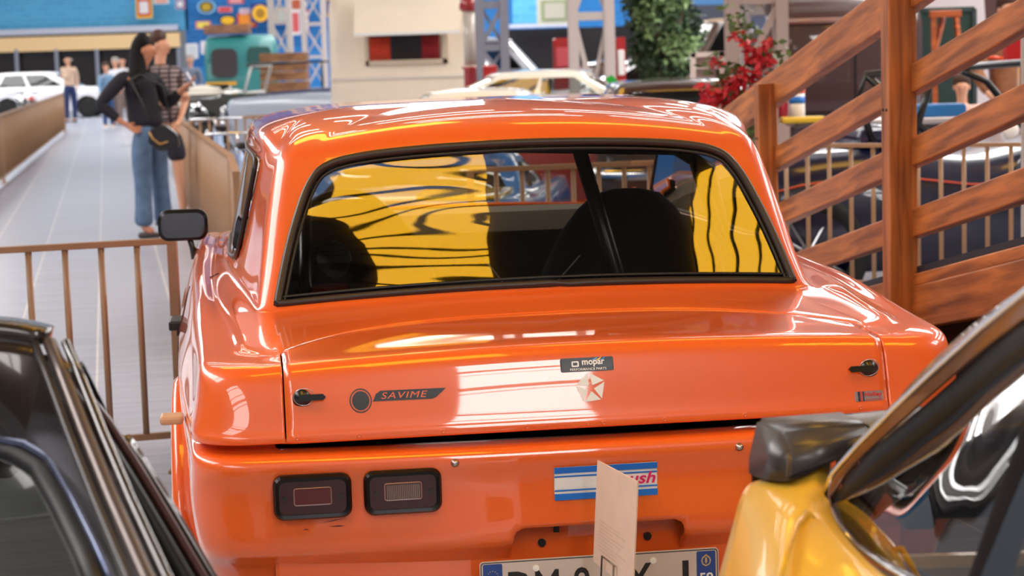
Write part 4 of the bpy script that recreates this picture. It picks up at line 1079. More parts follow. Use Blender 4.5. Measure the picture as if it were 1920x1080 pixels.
b = bmesh.new(); box(b, ((w0[0] + w1[0]) / 2, -.03, (w0[2] + w1[2]) / 2), (w1[0] - w0[0], .02, w0[2] - w1[2])); mesh_obj('window_pane', b, mat('dark window', rgb(30, 18, 20), .2), wf)
def curtain(x0, x1, m):
    b = bmesh.new(); n_ = 26; A = []; B = []
    for k in range(n_ + 1):
        x = x0 + (x1 - x0) * k / n_; y = -.055 - .012 * math.sin(k * 1.9); A.append(b.verts.new((x, y, w0[2] - .02))); B.append(b.verts.new((x, y, w1[2] + .01)))
    for k in range(n_): b.faces.new((A[k], A[k + 1], B[k + 1], B[k])).smooth = True
    o = mesh_obj('curtain', b, m, cv); mm = o.modifiers.new('s', 'SOLIDIFY'); mm.thickness = .006
curtain(w0[0], w0[0] + .28, mat('orange red curtain', rgb(206, 66, 40), .8)); curtain(w1[0] - .24, w1[0], mat('crimson curtain', rgb(156, 34, 40), .8))
fa, fb = L3(668, 66), L3(864, 62); zt = 2.42
b = bmesh.new(); prism(b, [(fa[0], -.42, fa[2] + .0), (fa[0], -.40, fa[2] + .05), (fa[0], .02, zt), (fa[0], .05, zt - .05), (fa[0], -.37, fa[2])], (fb[0] - fa[0], 0, 0)); mesh_obj('window_flap', b, CVB, cv)
b = bmesh.new(); box(b, ((fa[0] + fb[0]) / 2, -.41, fa[2]), (fb[0] - fa[0], .05, .04)); mesh_obj('flap_edge', b, WHITEP, cv)
b = bmesh.new(); z_ = L3(740, 145)[2]; box(b, (0, -.035, z_), (2.0, .03, .035)); mesh_obj('belt_strip', b, mat('pale strip', rgb(226, 214, 200), .4), cv)
for sx in (-1, 1):
    b = bmesh.new(); lathe(b, [(.1, -.09), (.3, -.09), (.32, 0), (.3, .09), (.1, .09)], (sx * .85, 1.0, .32), (1, 0, 0), 20); mesh_obj('wheel', b, TYRE, cv, True)

# vintage fuel pump beside the caravan
fp = at_thing('fuel_pump', 'tall vintage fuel pump, red base and dome with a glass cylinder', 'fuel pump', 882, 25.2)
b = bmesh.new(); lathe(b, [(.16, 0), (.16, .06), (.10, .1), (.085, .5), (.10, .6), (.085, .7), (.085, 1.35), (.12, 1.40)], (0, 0, 0), (0, 0, 1), 16); mesh_obj('base', b, paint('pump red', rgb(170, 18, 20)), fp, True)
b = bmesh.new(); cyl(b, (0, 0, 1.74), .075, .66, n=16); mesh_obj('cylinder', b, mat('frosted cylinder', rgb(206, 194, 178), .2), fp, True)
b = bmesh.new(); lathe(b, [(.08, 2.07), (.12, 2.10), (.11, 2.2), (.06, 2.27), (.001, 2.29)], (0, 0, 0), (0, 0, 1), 16); mesh_obj('dome', b, MATS['pump red'], fp, True)
b = bmesh.new(); tube(b, [(.1, -.05, 1.3), (.16, -.08, 1.0), (.12, -.1, .6), (-.1, -.1, .75), (-.16, -.05, 1.1)], .02, 8); mesh_obj('hose', b, BLACK, fp, True)
def cabinet(label, x0, x1, ytop, Z, m, extra=None, d=.4, name='fuel_pump', cat='fuel pump'):
    a = at(x0, ytop, Y=Z); c = at(x1, ytop, Y=Z); t = thing(name, label, cat, ((a.x + c.x) / 2, Z + d / 2, 0)); w = c.x - a.x; h = a.z
    b = bmesh.new(); box(b, (0, 0, h / 2), (w, d, h), bevel=min(.05, w * .1)); mesh_obj('body', b, m, t)
    b = bmesh.new(); box(b, (0, -d / 2 - .01, h * .82), (w * .7, .03, h * .18), bevel=.01); mesh_obj('face', b, extra or WHITEP, t)
    b = bmesh.new(); tube(b, [(w / 2, 0, h * .6), (w / 2 + .06, -.1, h * .4), (w / 2 + .02, -.12, h * .2)], .018, 6); mesh_obj('hose', b, BLACK, t, True)
    return t
cabinet('red vintage fuel pump in the dark bay, wider of the two red ones', 1036, 1076, 72, 34, MATS['pump red'], mat('pump pink face', rgb(206, 80, 90), .4))
cabinet('slim red fuel pump with a white plate just right of the pale column', 1155, 1172, 70, 24.75, MATS['pump red'])
cabinet('low red cabinet at the foot of the grey column', 905, 932, 122, 23.0, MATS['pump red'], d=.3, name='cabinet', cat='cabinet')

# white framed board
wb_ = at_thing('display_board', 'white framed display board with a grey panel, standing behind the brown car', 'board', 1328, 18.2)
def pxr(x, y, Z, t): p = at(x, y, Y=Z); return p.x - t.location.x, p.z
xa, za = pxr(1295, 99, 18.2, wb_); xb, zb = pxr(1362, 176, 18.2, wb_)
b = bmesh.new()
for c_, s_ in ((((xa + xb) / 2, 0, za - .02), (xb - xa, .04, .045)), (((xa + xb) / 2, 0, .62), (xb - xa, .04, .045)), ((xa + .02, 0, za / 2), (.045, .04, za)), ((xb - .03, 0, za / 2), (.06, .04, za))): box(b, c_, s_)
mesh_obj('frame', b, WHITEP, wb_)
b = bmesh.new(); box(b, ((xa + xb) / 2, .01, (za + .62) / 2), (xb - xa - .06, .015, za - .66)); mesh_obj('panel', b, mat('grey board', rgb(150, 132, 130), .6), wb_)
b = bmesh.new(); box(b, ((xa + xb) / 2 - .02, -.005, za - .14), (xb - xa - .12, .012, .012)); mesh_obj('header_line', b, WHITEP, wb_)

# ------------------------------------------------------------------ planting
def leaf_cloud(bm, c, s, n_, size, rnd, shell=.55):
    for _ in range(n_):
        while True:
            v = Vector((rnd.uniform(-1, 1), rnd.uniform(-1, 1), rnd.uniform(-1, 1)))
            if shell < v.length < 1: break
        p = Vector(c) + Vector((v.x * s[0], v.y * s[1], v.z * s[2]))
        d = Vector((rnd.gauss(0, 1), rnd.gauss(0, 1), rnd.gauss(-.4, .7))).normalized(); q = d.orthogonal().normalized() * size * .28; q = Matrix.Rotation(rnd.uniform(0, 6.28), 3, d) @ q
        L = size * rnd.uniform(.6, 1.3)
        bm.faces.new([bm.verts.new(x) for x in (p, p + d * L * .45 + q, p + d * L, p + d * L * .45 - q)])
LEAF = mat('fig leaves', rgb(58, 82, 50), .5, noise_amt=.5, noise_scale=4); LEAF2 = mat('pale leaf tops', rgb(120, 146, 92), .5)
tr = at_thing('potted_tree', 'bushy green weeping fig between the pale column and the white board', 'tree', 1240, 25.3)
b = bmesh.new(); tube(b, [(0, 0, .3), (.02, 0, .8), (-.02, 0, 1.4)], .05, 8, radii=[.05, .04, .03])
for k in range(7): a = k * .9; tube(b, [(0, 0, .9), (.2 * math.cos(a), .2 * math.sin(a), 1.5), (.4 * math.cos(a), .35 * math.sin(a), 2.0)], .015, 5)
mesh_obj('trunk', b, mat('bark', rgb(92, 72, 56), .8), tr, True)
rnd = random.Random(5); b = bmesh.new()
for c_, s_, n_ in (((0, 0, 2.0), (.42, .4, .45), 1500), ((-.12, 0, 1.55), (.26, .3, .35), 800), ((.10, 0, 1.35), (.24, .26, .4), 700), ((.28, 0, 1.75), (.26, .25, .3), 500), ((-.25, 0, 2.1), (.22, .25, .25), 400), ((.05, 0, 2.45), (.35, .3, .25), 600)): leaf_cloud(b, c_, s_, n_, .11, rnd, .2)
o = mesh_obj('foliage', b, LEAF, tr); o['kind'] = 'stuff'
b = bmesh.new()
for c_ in ((-.1, -.3, 1.95), (.2, -.3, 1.6), (.1, -.3, 2.2)): leaf_cloud(b, c_, (.25, .12, .25), 160, .10, rnd, .2)
o = mesh_obj('young_leaves', b, LEAF2, tr); o['kind'] = 'stuff'
b = bmesh.new(); lathe(b, [(.17, 0), (.22, .34), (.24, .36), (.20, .36), (.19, .32)], (0, 0, 0), (0, 0, 1), 20); mesh_obj('pot', b, mat('clay pot', rgb(150, 84, 56), .7), tr, True)

FLW = mat('red bracts', rgb(200, 32, 44), .5); fl_ = at_thing('climbing_plant', 'climbing shrub with clusters of red flowers in front of the warm grey column', 'plant', 1400, 11.5)
b = bmesh.new(); lo = fl_.location
def fpx(x, y, dy=0): p = at(x, y, Y=11.5 + dy); return (p.x - lo.x, dy, p.z)
STK = [[(1405, 260), (1402, 180), (1418, 110), (1396, 60), (1380, 30)], [(1402, 180), (1380, 140), (1345, 118)], [(1405, 230), (1370, 190), (1340, 170)], [(1402, 190), (1430, 130), (1448, 100)], [(1404, 240), (1385, 210), (1350, 195)]]
tube(b, [(0, 0, 0), fpx(1405, 260)], .012, 6)
for st_ in STK: tube(b, [fpx(x, y, .03 * i) for i, (x, y) in enumerate(st_)], .006, 5)
mesh_obj('stem', b, mat('twig', rgb(96, 78, 48), .8), fl_, True)
rnd = random.Random(9); b = bmesh.new()
for st_ in STK:
    for x, y in st_: leaf_cloud(b, fpx(x, y), (.09, .06, .08), 26, .06, rnd, .1)
o = mesh_obj('foliage', b, mat('shrub leaves', rgb(86, 104, 54), .6), fl_); o['kind'] = 'stuff'
proto = None
for x, y, r in ((1380, 68, .035), (1407, 86, .05), (1428, 103, .06), (1418, 112, .05), (1432, 120, .045), (1342, 117, .035), (1388, 138, .045), (1415, 137, .05), (1376, 160, .05), (1398, 158, .05), (1330, 167, .05), (1366, 168, .045), (1330, 184, .05), (1342, 190, .05), (1362, 182, .045), (1335, 198, .045), (1440, 80, .04)):
    b = bmesh.new(); leaf_cloud(b, (0, 0, 0), (r, r, r), 26, r * 1.1, rnd, .05); o = mesh_obj('flower_cluster', b, FLW, fl_); o.location = fpx(x, y, -.05)
b = bmesh.new(); leaf_cloud(b, (0, 0, 0), (.035, .035, .02), 20, .04, rnd, .05); o = mesh_obj('flower_cluster', b, WHITEP, fl_); o.location = fpx(1342, 206, -.08)

# ------------------------------------------------------------------ teal truck, crates, open jeep, bits on the left
TEAL = paint('teal paint', rgb(44, 128, 128), rough=.5, coat=.3)
tk = at_thing('truck', 'teal old truck with two yellow stripes and a curved cab', 'truck', 450, 44, math.radians(4))
b = bmesh.new(); W2 = .76
sp = [(0, .45), (-.03, 1.0), (.02, 1.5), (.08, 1.9), (.2, 2.06), (.5, 2.12), (1.2, 2.08), (1.6, 1.95), (1.75, 1.4), (1.8, .45)]
pr_ = None
for x, kx in ((-W2, .93), (-W2 + .07, .99), (0, 1), (W2 - .07, .99), (W2, .93)):
    r_ = [b.verts.new((x, y, .45 + (z - .45) * kx)) for y, z in sp]
    if pr_:
        for k in range(len(sp)): b.faces.new((pr_[k], pr_[(k + 1) % len(sp)], r_[(k + 1) % len(sp)], r_[k])).smooth = True
    else: b.faces.new(r_)
    pr_ = r_
b.faces.new(list(reversed(pr_))); bmesh.ops.recalc_face_normals(b, faces=b.faces); mesh_obj('cab', b, TEAL, tk)
b = bmesh.new(); P = rrect(-.33, 1.52, .56, .62, .14, 4); prism(b, [(x, -.06, z) for x, z in P], (0, .05, 0)); mesh_obj('window', b, mat('truck window', rgb(70, 62, 62), .1, coat=1), tk)
b = bmesh.new(); P = rrect(.42, 1.62, .5, .46, .1, 4); prism(b, [(x, -.02, z) for x, z in P], (0, .05, 0)); mesh_obj('window', b, mat('truck tinted window', rgb(48, 88, 84), .15, coat=1), tk)
for z in (1.08, .90):
    b = bmesh.new(); box(b, (-.42, -.045, z), (.66, .03, .075)); mesh_obj('stripe', b, mat('truck yellow', rgb(226, 164, 36), .5), tk)
b = bmesh.new()
for sx in (-1, 1): lathe(b, [(.1, -.1), (.33, -.1), (.35, 0), (.33, .1), (.1, .1)], (sx * .6, .9, .35), (1, 0, 0), 18)
mesh_obj('wheel', b, TYRE, tk, True)
CRW = wood('crate wood', rgb(110, 72, 44), rgb(166, 118, 78), 3, (1, 6, 6))
def crate(label, x, y, w, h, Z, d=.5):
    p = at(x, y, Y=Z); t = thing('crate', label, 'crate', (p.x, Z, p.z))
    for i in range(3):
        b = bmesh.new(); box(b, (0, -d / 2, h * (i + .5) / 3), (w, .02, h / 3 - .012)); box(b, (0, d / 2, h * (i + .5) / 3), (w, .02, h / 3 - .012)); box(b, (-w / 2, 0, h * (i + .5) / 3), (.02, d, h / 3 - .012)); box(b, (w / 2, 0, h * (i + .5) / 3), (.02, d, h / 3 - .012)); mesh_obj('slat', b, CRW, t)
    b = bmesh.new(); box(b, (0, 0, .012), (w, d, .024)); mesh_obj('base', b, CRW, t)
    return t
c1 = crate('long brown wooden crate lying on the teal truck roof', 427, 66, .95, .2, 44.4); c1.location.z = 2.15
def jeep():
    t = at_thing('jeep', 'open vehicle with a white folding windscreen frame, in front of the teal truck', 'jeep', 500, 37, math.radians(80))
    b = bmesh.new(); box(b, (0, 0, .72), (1.4, 2.8, .5), bevel=.1); box(b, (0, -1.2, .98), (1.3, .5, .08), bevel=.03); mesh_obj('body', b, paint('olive paint', rgb(64, 66, 60)), t)
    b = bmesh.new()
    for sy in (.25, ): tube(b, [(-.62, sy, .98), (-.62, sy - .15, 1.46), (.62, sy - .15, 1.46), (.62, sy, .98)], .025, 8)
    tube(b, [(-.62, sy, .98), (.62, sy, .98)], .025, 8); mesh_obj('windscreen_frame', b, WHITEP, t, True)
    b = bmesh.new(); tube(b, [(-.62, .2, 1.48), (-.62, -1.2, 1.5), (.62, -1.2, 1.5), (.62, .2, 1.48)], .02, 8); tube(b, [(-.62, -1.2, 1.5), (-.62, -1.2, .9)], .02, 6); tube(b, [(.62, -1.2, 1.5), (.62, -1.2, .9)], .02, 6); mesh_obj('hood_frame', b, SATIN, t, True)
    for sx in (-1, 1):
        for yy in (-.95, .95):
            b = bmesh.new(); lathe(b, [(.1, -.09), (.33, -.09), (.35, 0), (.33, .09), (.1, .09)], (sx * .62, yy, .35), (1, 0, 0), 18); mesh_obj('wheel', b, TYRE, t, True)
jeep()
cr2 = crate('brown slatted crate stack seen through the jeep frame', 535, 150, .9, .55, 40.4, .6); cr2.location.z = 0
for k, z in enumerate((.57, 1.14)):
    c_ = copy_tree(cr2); c_.location.z = z; c_['label'] = ('brown slatted crate resting on the lowest crate behind the jeep', 'topmost brown slatted crate behind the jeep')[k]
cr2['label'] = 'lowest brown slatted crate on the floor behind the jeep'

def motorcycle(label, x, Z, rz, col):
    t = thing('motorcycle', label, 'motorcycle', centre_at(x, 120, Z), rz)
    for yy, nm in ((-.65, 'wheel'), (.65, 'wheel')):
        b = bmesh.new(); tube(b, [(0, yy + .30 * math.cos(a), .32 + .30 * math.sin(a)) for a in [k * math.pi / 12 for k in range(24)]], .045, 8, closed=True); w_ = mesh_obj(nm, b, TYRE, t, True)
        b = bmesh.new(); cyl(b, (0, yy, .32), .06, .1, (1, 0, 0), 12)
        for k in range(8): a = k * math.pi / 4; tube(b, [(0, yy, .32), (0, yy + .27 * math.cos(a), .32 + .27 * math.sin(a))], .006, 4)
        mesh_obj('spokes', b, CHROME, w_)
    b = bmesh.new(); ball(b, (0, .05, .8), (.14, .28, .12)); mesh_obj('tank', b, col, t, True)
    b = bmesh.new(); box(b, (0, -.4, .78), (.22, .5, .08), bevel=.03); mesh_obj('seat', b, BLACK, t)
    b = bmesh.new(); box(b, (0, 0, .42), (.26, .34, .3), bevel=.05); tube(b, [(.1, .1, .35), (.16, -.3, .25), (.16, -.8, .28)], .035, 8); mesh_obj('engine', b, CHROME, t, True)
    b = bmesh.new(); tube(b, [(0, .65, .32), (0, .45, .95)], .03, 8); tube(b, [(-.34, .3, 1.04), (-.2, .42, 1.02), (.2, .42, 1.02), (.34, .3, 1.04)], .014, 8); mesh_obj('handlebar', b, CHROME, t, True)
    b = bmesh.new(); ball(b, (0, .58, .88), (.09, .07, .09)); mesh_obj('headlamp', b, CHROME, t, True)
    return t
motorcycle('dark motorcycle nearest the tan left railing', 40, 42.4, math.radians(20), paint('bike black', rgb(30, 28, 34)))
motorcycle('red tanked motorcycle behind the left railing, further along', 52, 46, math.radians(18), REDP)
motorcycle('black motorcycle beyond the right railing, below the teal truck', 368, 29.6, math.radians(12), MATS['bike black'])
def bicycle(label, x, Z, rz):
    t = thing('bicycle', label, 'bicycle', centre_at(x, 120, Z), rz)
    FR = paint('pale blue frame paint', rgb(150, 176, 216))
    for yy in (-.5, .5):
        b = bmesh.new(); tube(b, [(0, yy + .33 * math.cos(a), .34 + .33 * math.sin(a)) for a in [k * math.pi / 14 for k in range(28)]], .018, 6, closed=True); w_ = mesh_obj('wheel', b, TYRE, t, True)
        b = bmesh.new()
        for k in range(12): a = k * math.pi / 6; tube(b, [(0, yy, .34), (0, yy + .32 * math.cos(a), .34 + .32 * math.sin(a))], .003, 4)
        mesh_obj('spokes', b, CHROME, w_)
    b = bmesh.new()
    for P in ([(0, -.5, .34), (0, -.1, .3), (0, .35, .8)], [(0, -.5, .34), (0, -.2, .82), (0, .35, .84)], [(0, -.2, .86), (0, -.1, .3)], [(0, .5, .34), (0, .36, .9)]): tube(b, P, .022, 8)
    mesh_obj('frame', b, FR, t, True)
    b = bmesh.new(); tube(b, [(-.26, .22, .98), (-.2, .38, .98), (.2, .38, .98), (.26, .22, .98)], .014, 8); tube(b, [(0, .36, .9), (0, .38, .98)], .014, 6); mesh_obj('handlebar', b, CHROME, t, True)
    b = bmesh.new(); box(b, (0, -.22, .9), (.12, .24, .05), bevel=.02); mesh_obj('saddle', b, BLACK, t)
bicycle('pale blue bicycle leaning nearest the right walkway railing', 446, 15.9, math.radians(12))
bicycle('second pale blue bicycle, further back along the right railing', 404, 20.3, math.radians(13))

# ------------------------------------------------------------------ people
SKINM = mat('skin', rgb(214, 158, 128), .55); SKIN2 = mat('tanned skin', rgb(190, 128, 98), .55)
HAIRK = mat('black hair', rgb(14, 11, 13), .75, spec=.25); HAIRB = mat('brown hair', rgb(70, 44, 32), .6); HAIRG = mat('grey hair', rgb(176, 170, 166), .7)
def skin_mesh(name, nodes, edges, m, parent, sub=2, root=0, extra=None):
    bm = bmesh.new(); vs = [bm.verts.new(p) for p, r in nodes]
    for a, c in edges: bm.edges.new((vs[a], vs[c]))
    me = bpy.data.meshes.new(name); bm.to_mesh(me); bm.free()
    o = bpy.data.objects.new(name, me); COL.objects.link(o)
    mo = o.modifiers.new('k', 'SKIN'); mo.use_smooth_shade = True; mo.branch_smoothing = .6
    for i, (p, r) in enumerate(nodes):
        sv = me.skin_vertices[0].data[i]; sv.radius = r if hasattr(r, '__len__') else (r, r); sv.use_root = (i == root)
    ms = o.modifiers.new('s', 'SUBSURF'); ms.levels = ms.render_levels = sub
    apply_mods(o)
    if extra:
        bm = bmesh.new(); bm.from_mesh(o.data); extra(bm)
        for f in bm.faces: f.smooth = True
        bm.to_mesh(o.data); bm.free()
    o.data.materials.clear(); o.data.materials.append(m)
    for p in o.data.polygons: p.use_smooth = True; p.material_index = 0
    if parent: o.parent = parent
    return o
def chain(name, pts, m, parent, sub=2):
    return skin_mesh(name, pts, [(i, i + 1) for i in range(len(pts) - 1)], m, parent, sub)
def V(*a): return Vector(a)
def person(label, x, Z, J, skin, top, trouser, hairm, hair='short', face=(1, 0, 0), fingers=False, shorts=False, sleeves=True, bag=False, shoe=None, sc=1.0, cat='person', z0=0.0, hold=None, plaid=None, skirt=None):
    """J: joint positions (metres, x right / y away / z up) from the spot between the feet"""
    t = thing('person', label, cat, centre_at(x, 120, Z) + V(0, 0, z0)); t.scale = (sc, sc, sc)
    f = V(*face).normalized(); side = V(0, 0, 1).cross(f)
    j = {k: V(*v) for k, v in J.items()}
    N = []; Ed = []
    def add(p, r, par=None):
        N.append((V(*p), r)); i = len(N) - 1
        if par is not None: Ed.append((par, i))
        return i
    pel = add(j['pelvis'], (.115, .095)); sp = add(j['pelvis'].lerp(j['chest'], .5), (.095, .08), pel); ch = add(j['chest'], (.115, .09), sp)
    nk = add(j['neck'] + V(0, 0, -.01), .052, ch); hb = add(j['neck'].lerp(j['head'], .5) + f * .008, .056, nk); hd = add(j['head'] + V(0, 0, -.03) + f * .008, (.078, .092), hb); ht = add(j['head'] + V(0, 0, .05), (.082, .098), hd)
    ends = {}
    for s in 'LR':
        sh = add(j['sh' + s], .045, ch); el = add(j['el' + s], .040, sh); wr = add(j['wr' + s], .027, el); pa = add(j['ha' + s], (.036, .018), wr)
        ends[s] = (j['wr' + s], j['ha' + s])
        if fingers:
            d = (j['ha' + s] - j['wr' + s]).normalized(); q = d.cross(f).normalized() if abs(d.dot(f)) < .9 else d.cross(V(0, 0, 1)).normalized(); cl = d.cross(q) * (-1 if s == 'L' else 1)
            for k, (o_, L) in enumerate(((-.027, .062), (-.009, .074), (.009, .070), (.027, .055))):
                a = add(j['ha' + s] + d * .028 + q * o_, .0095, pa); b_ = add(j['ha' + s] + d * (.028 + L * .5) + q * o_ * 1.1 + cl * .008, .0088, a); add(j['ha' + s] + d * (.028 + L) + q * o_ * 1.15 + cl * .026, .0075, b_)
            a = add(j['ha' + s] - d * .012 - q * .034, .011, pa); add(j['ha' + s] + d * .025 - q * .056 + cl * .012, .009, a)
        hp = add(j['hip' + s], .070, pel); kn = add(j['kn' + s], .052, hp); an = add(j['an' + s], .036, kn); tl = add(j['an' + s] + V(0, 0, -.045) + V(*J.get('toe', (f.x, f.y, 0))).normalized() * .09, (.035, .028), an)
    def facial(bm):
        h = j['head']
        ball(bm, h + f * .092 + V(0, 0, -.015), (.014, .014, .022), 8)
        for k in (-1, 1):
            ball(bm, h + side * .080 * k + V(0, 0, -.01), (.012, .016, .028), 8); ball(bm, h + f * .078 + side * .032 * k + V(0, 0, .012), (.012, .012, .008), 8)
        ball(bm, h + f * .082 + V(0, 0, -.055), (.012, .020, .008), 8)
    body_ = skin_mesh('body', N, Ed, skin, t, 2, 0, facial)
    # clothes
    pv, chh, nkk = j['pelvis'], j['chest'], j['neck']
    TP = [(pv + V(0, 0, -.03), (.175, .150)), (pv + V(0, 0, .06), (.165, .140)), (pv.lerp(chh, .5), (.155, .130)), (chh + V(0, 0, -.03), (.185, .140)), (chh + V(0, 0, .08), (.180, .125)), (nkk + V(0, 0, -.045), (.085, .08)), (nkk + V(0, 0, -.01), (.066, .066))]
    E2 = [(k, k + 1) for k in range(6)]
    for s in 'LR':
        i = len(TP); TP.append((j['sh' + s] + V(0, 0, -.01), .078)); E2.append((4, i))
        md = j['sh' + s].lerp(j['el' + s], .5)
        if sleeves: TP += [(md, .066), (j['el' + s], .058), (j['wr' + s].lerp(j['el' + s], .5), .050), (j['wr' + s].lerp(j['el' + s], .1), .040)]; E2 += [(i + q, i + q + 1) for q in range(4)]
        else: TP += [(md, .072), (j['sh' + s].lerp(j['el' + s], .85), .070)]; E2 += [(i, i + 1), (i + 1, i + 2)]
    skin_mesh('top', TP, E2, top, t, 2, 0)
    TR = [(pv + V(0, 0, .05), (.158, .132)), (pv + V(0, 0, -.04), (.172, .145))]; E3 = [(0, 1)]
    for s in 'LR':
        i = len(TR); TR.append((j['hip' + s] + V(0, 0, -.04), .112)); E3.append((1, i))
        md = j['hip' + s].lerp(j['kn' + s], .5)
        if shorts: TR += [(md, .100), (j['hip' + s].lerp(j['kn' + s], .82), .098)]; E3 += [(i, i + 1), (i + 1, i + 2)]
        else: TR += [(md, .098), (j['kn' + s], .080), (j['kn' + s].lerp(j['an' + s], .5), .078 if shorts is None else .066), (j['an' + s] + V(0, 0, .0), .092 if shorts is None else .06)]; E3 += [(i + q, i + q + 1) for q in range(4)]
    skin_mesh('shorts' if shorts else 'trousers', TR, E3, trouser, t, 2, 0)
    td = V(*J.get('toe', (f.x, f.y, 0))).normalized()
    for s in 'LR':
        a = V(j['an' + s].x, j['an' + s].y, .035); chain('shoe', [(a - td * .06, (.042, .034)), (a + td * .05, (.045, .030)), (a + td * .15, (.040, .024))], shoe or BLACK, t, 2)
    h = j['head']
    if hair == 'short':
        chain('hair', [(h + V(0, 0, -.05) - f * .065, (.075, .06)), (h + V(0, 0, .02) - f * .045, (.105, .085)), (h + V(0, 0, .085) - f * .015, (.108, .080)), (h + V(0, 0, .105) + f * .055, (.07, .045))], hairm, t, 2)
    elif hair == 'long':
        b_ = h - f * .03
        chain('hair', [(h + V(0, 0, .10) + f * .04, (.07, .05)), (h + V(0, 0, .085) - f * .02, (.108, .088)), (h + V(0, 0, .0) - f * .065, (.108, .080)), (b_ + V(-.035, -.02, -.12), (.100, .085)), (b_ + V(-.05, -.05, -.24), (.105, .080)), (b_ + V(-.04, -.07, -.36), (.095, .060)), (b_ + V(-.01, -.08, -.46), (.05, .03))], hairm, t, 2)
    elif hair == 'bald':
        chain('hair', [(h + V(0, 0, -.03) - f * .055, (.078, .04)), (h + V(0, 0, .03) - f * .055, (.080, .045))], hairm, t, 1)
    return t, j, f
JD = dict(pelvis=(0, 0, .95), chest=(0, 0, 1.28), neck=(0, 0, 1.46), head=(0, 0, 1.62), shL=(0, -.17, 1.40), shR=(0, .17, 1.40), elL=(-.03, -.22, 1.12), elR=(-.03, .22, 1.12), wrL=(.05, -.20, .90), wrR=(.05, .2, .90), haL=(.08, -.19, .82), haR=(.08, .19, .82),
          hipL=(0, -.09, .90), hipR=(0, .09, .90), knL=(0, -.10, .50), knR=(.02, .10, .50), anL=(-.02, -.10, .09), anR=(.02, .10, .09))
def rotJ(J, deg, **over):
    R = Matrix.Rotation(math.radians(deg), 3, 'Z'); o = {k: tuple(R @ V(*v)) for k, v in J.items()}; o.update(over); return o
# woman, profile to the right, one hand on her hip, the other holding a phone
JEANS = mat('blue jeans', rgb(84, 108, 140), .8, noise_amt=.25, noise_scale=14); DKTOP = mat('dark top', rgb(22, 20, 32), .85)
wz = 18.1
jw = dict(pelvis=(-.02, 0, .97), chest=(-.05, 0, 1.28), neck=(-.04, 0, 1.46), head=(.01, 0, 1.62), shL=(-.16, -.12, 1.41), shR=(.05, .13, 1.40), elL=(-.37, -.20, 1.17), elR=(.15, .16, 1.14), wrL=(-.20, -.18, 1.02), wrR=(.30, .06, 1.27), haL=(-.13, -.16, .97), haR=(.36, .03, 1.31),
          hipL=(-.06, -.08, .92), hipR=(.04, .08, .92), knL=(-.05, -.10, .50), knR=(.06, .09, .52), anL=(-.06, -.11, .10), anR=(.08, .10, .10), toe=(1, -.2, 0))
wo, j, f = person('woman with long black hair in a dark top and blue jeans, holding a phone', 272, wz, jw, SKIN2, DKTOP, JEANS, HAIRK, 'long', (1, -.15, -.15), fingers=True, shorts=None, sc=1.035, shoe=mat('dark shoe', rgb(40, 26, 26), .5))
base = wo.location
ph = tag(mesh_obj('phone', (lambda b: (box(b, (0, 0, 0), (.012, .075, .15), Matrix.Rotation(math.radians(-30), 3, 'Y'), bevel=.004), b)[1])(bmesh.new()), mat('phone shell', rgb(215, 216, 226), .3)), 'pale phone held up in the hand of the woman with long black hair', 'phone')
ph.location = base + V(.385, .01, 1.355) * 1.035
bg = thing('handbag', 'black shoulder bag with a chain strap hanging at the hip of the woman', 'handbag', base + V(.17, -.25, .90))
b = bmesh.new(); prism(b, [(-.13, -.05, -.04), (-.10, -.05, .09), (.02, -.05, .12), (.13, -.05, .03), (.14, -.05, -.08), (-.02, -.05, -.12)], (0, .09, 0)); bmesh.ops.bevel(b, geom=b.edges[:], offset=.012, segments=2, affect='EDGES'); mesh_obj('pouch', b, mat('black leather', rgb(24, 18, 20), .35), bg)
b = bmesh.new(); tube(b, [(-.10, -.01, .10), (-.16, -.03, .30), (-.26, -.02, .52), (-.20, .12, .56), (-.02, .24, .45), (.04, .2, .12)], .008, 6); mesh_obj('strap', b, BLACK, bg, True)
b = bmesh.new(); tube(b, [(-.11, -.06, .06), (-.08, -.07, .0), (-.02, -.07, -.05), (.05, -.07, -.03)], .008, 6); mesh_obj('chain', b, mat('brass', rgb(190, 150, 90), .3, metal=.8), bg, True)
# man beside her
def check_mat(name, c1, c2, sc):
    m = bpy.data.materials.new(name); m.use_nodes = True; nt = m.node_tree; b = nt.nodes['Principled BSDF']; tc = nt.nodes.new('ShaderNodeTexCoord')
    br = nt.nodes.new('ShaderNodeTexBrick'); br.inputs['Scale'].default_value = sc; br.inputs['Color1'].default_value = c1; br.inputs['Color2'].default_value = c1; br.inputs['Mortar'].default_value = c2; br.inputs['Mortar Size'].default_value = .06; br.offset = 0
    mp = nt.nodes.new('ShaderNodeMapping'); mp.inputs['Rotation'].default_value = (math.radians(90), 0, 0)
    nt.links.new(tc.outputs['Object'], mp.inputs[0]); nt.links.new(mp.outputs[0], br.inputs[0]); nt.links.new(br.outputs[0], b.inputs['Base Color']); b.inputs['Roughness'].default_value = .85; return m
jm = dict(pelvis=(0, 0, .98), chest=(0, 0, 1.33), neck=(-.01, 0, 1.52), head=(.0, 0, 1.68), shL=(-.13, -.12, 1.45), shR=(.12, .12, 1.45), elL=(-.10, -.2, 1.18), elR=(.20, .08, 1.17), wrL=(.10, -.22, 1.14), wrR=(.17, -.12, 1.0), haL=(.18, -.2, 1.17), haR=(.15, -.18, .95),
          hipL=(-.08, 0, .92), hipR=(.09, 0, .92), knL=(-.09, 0, .52), knR=(.11, 0, .52), anL=(-.08, .02, .10), anR=(.14, .02, .10), toe=(.7, -.7, 0))
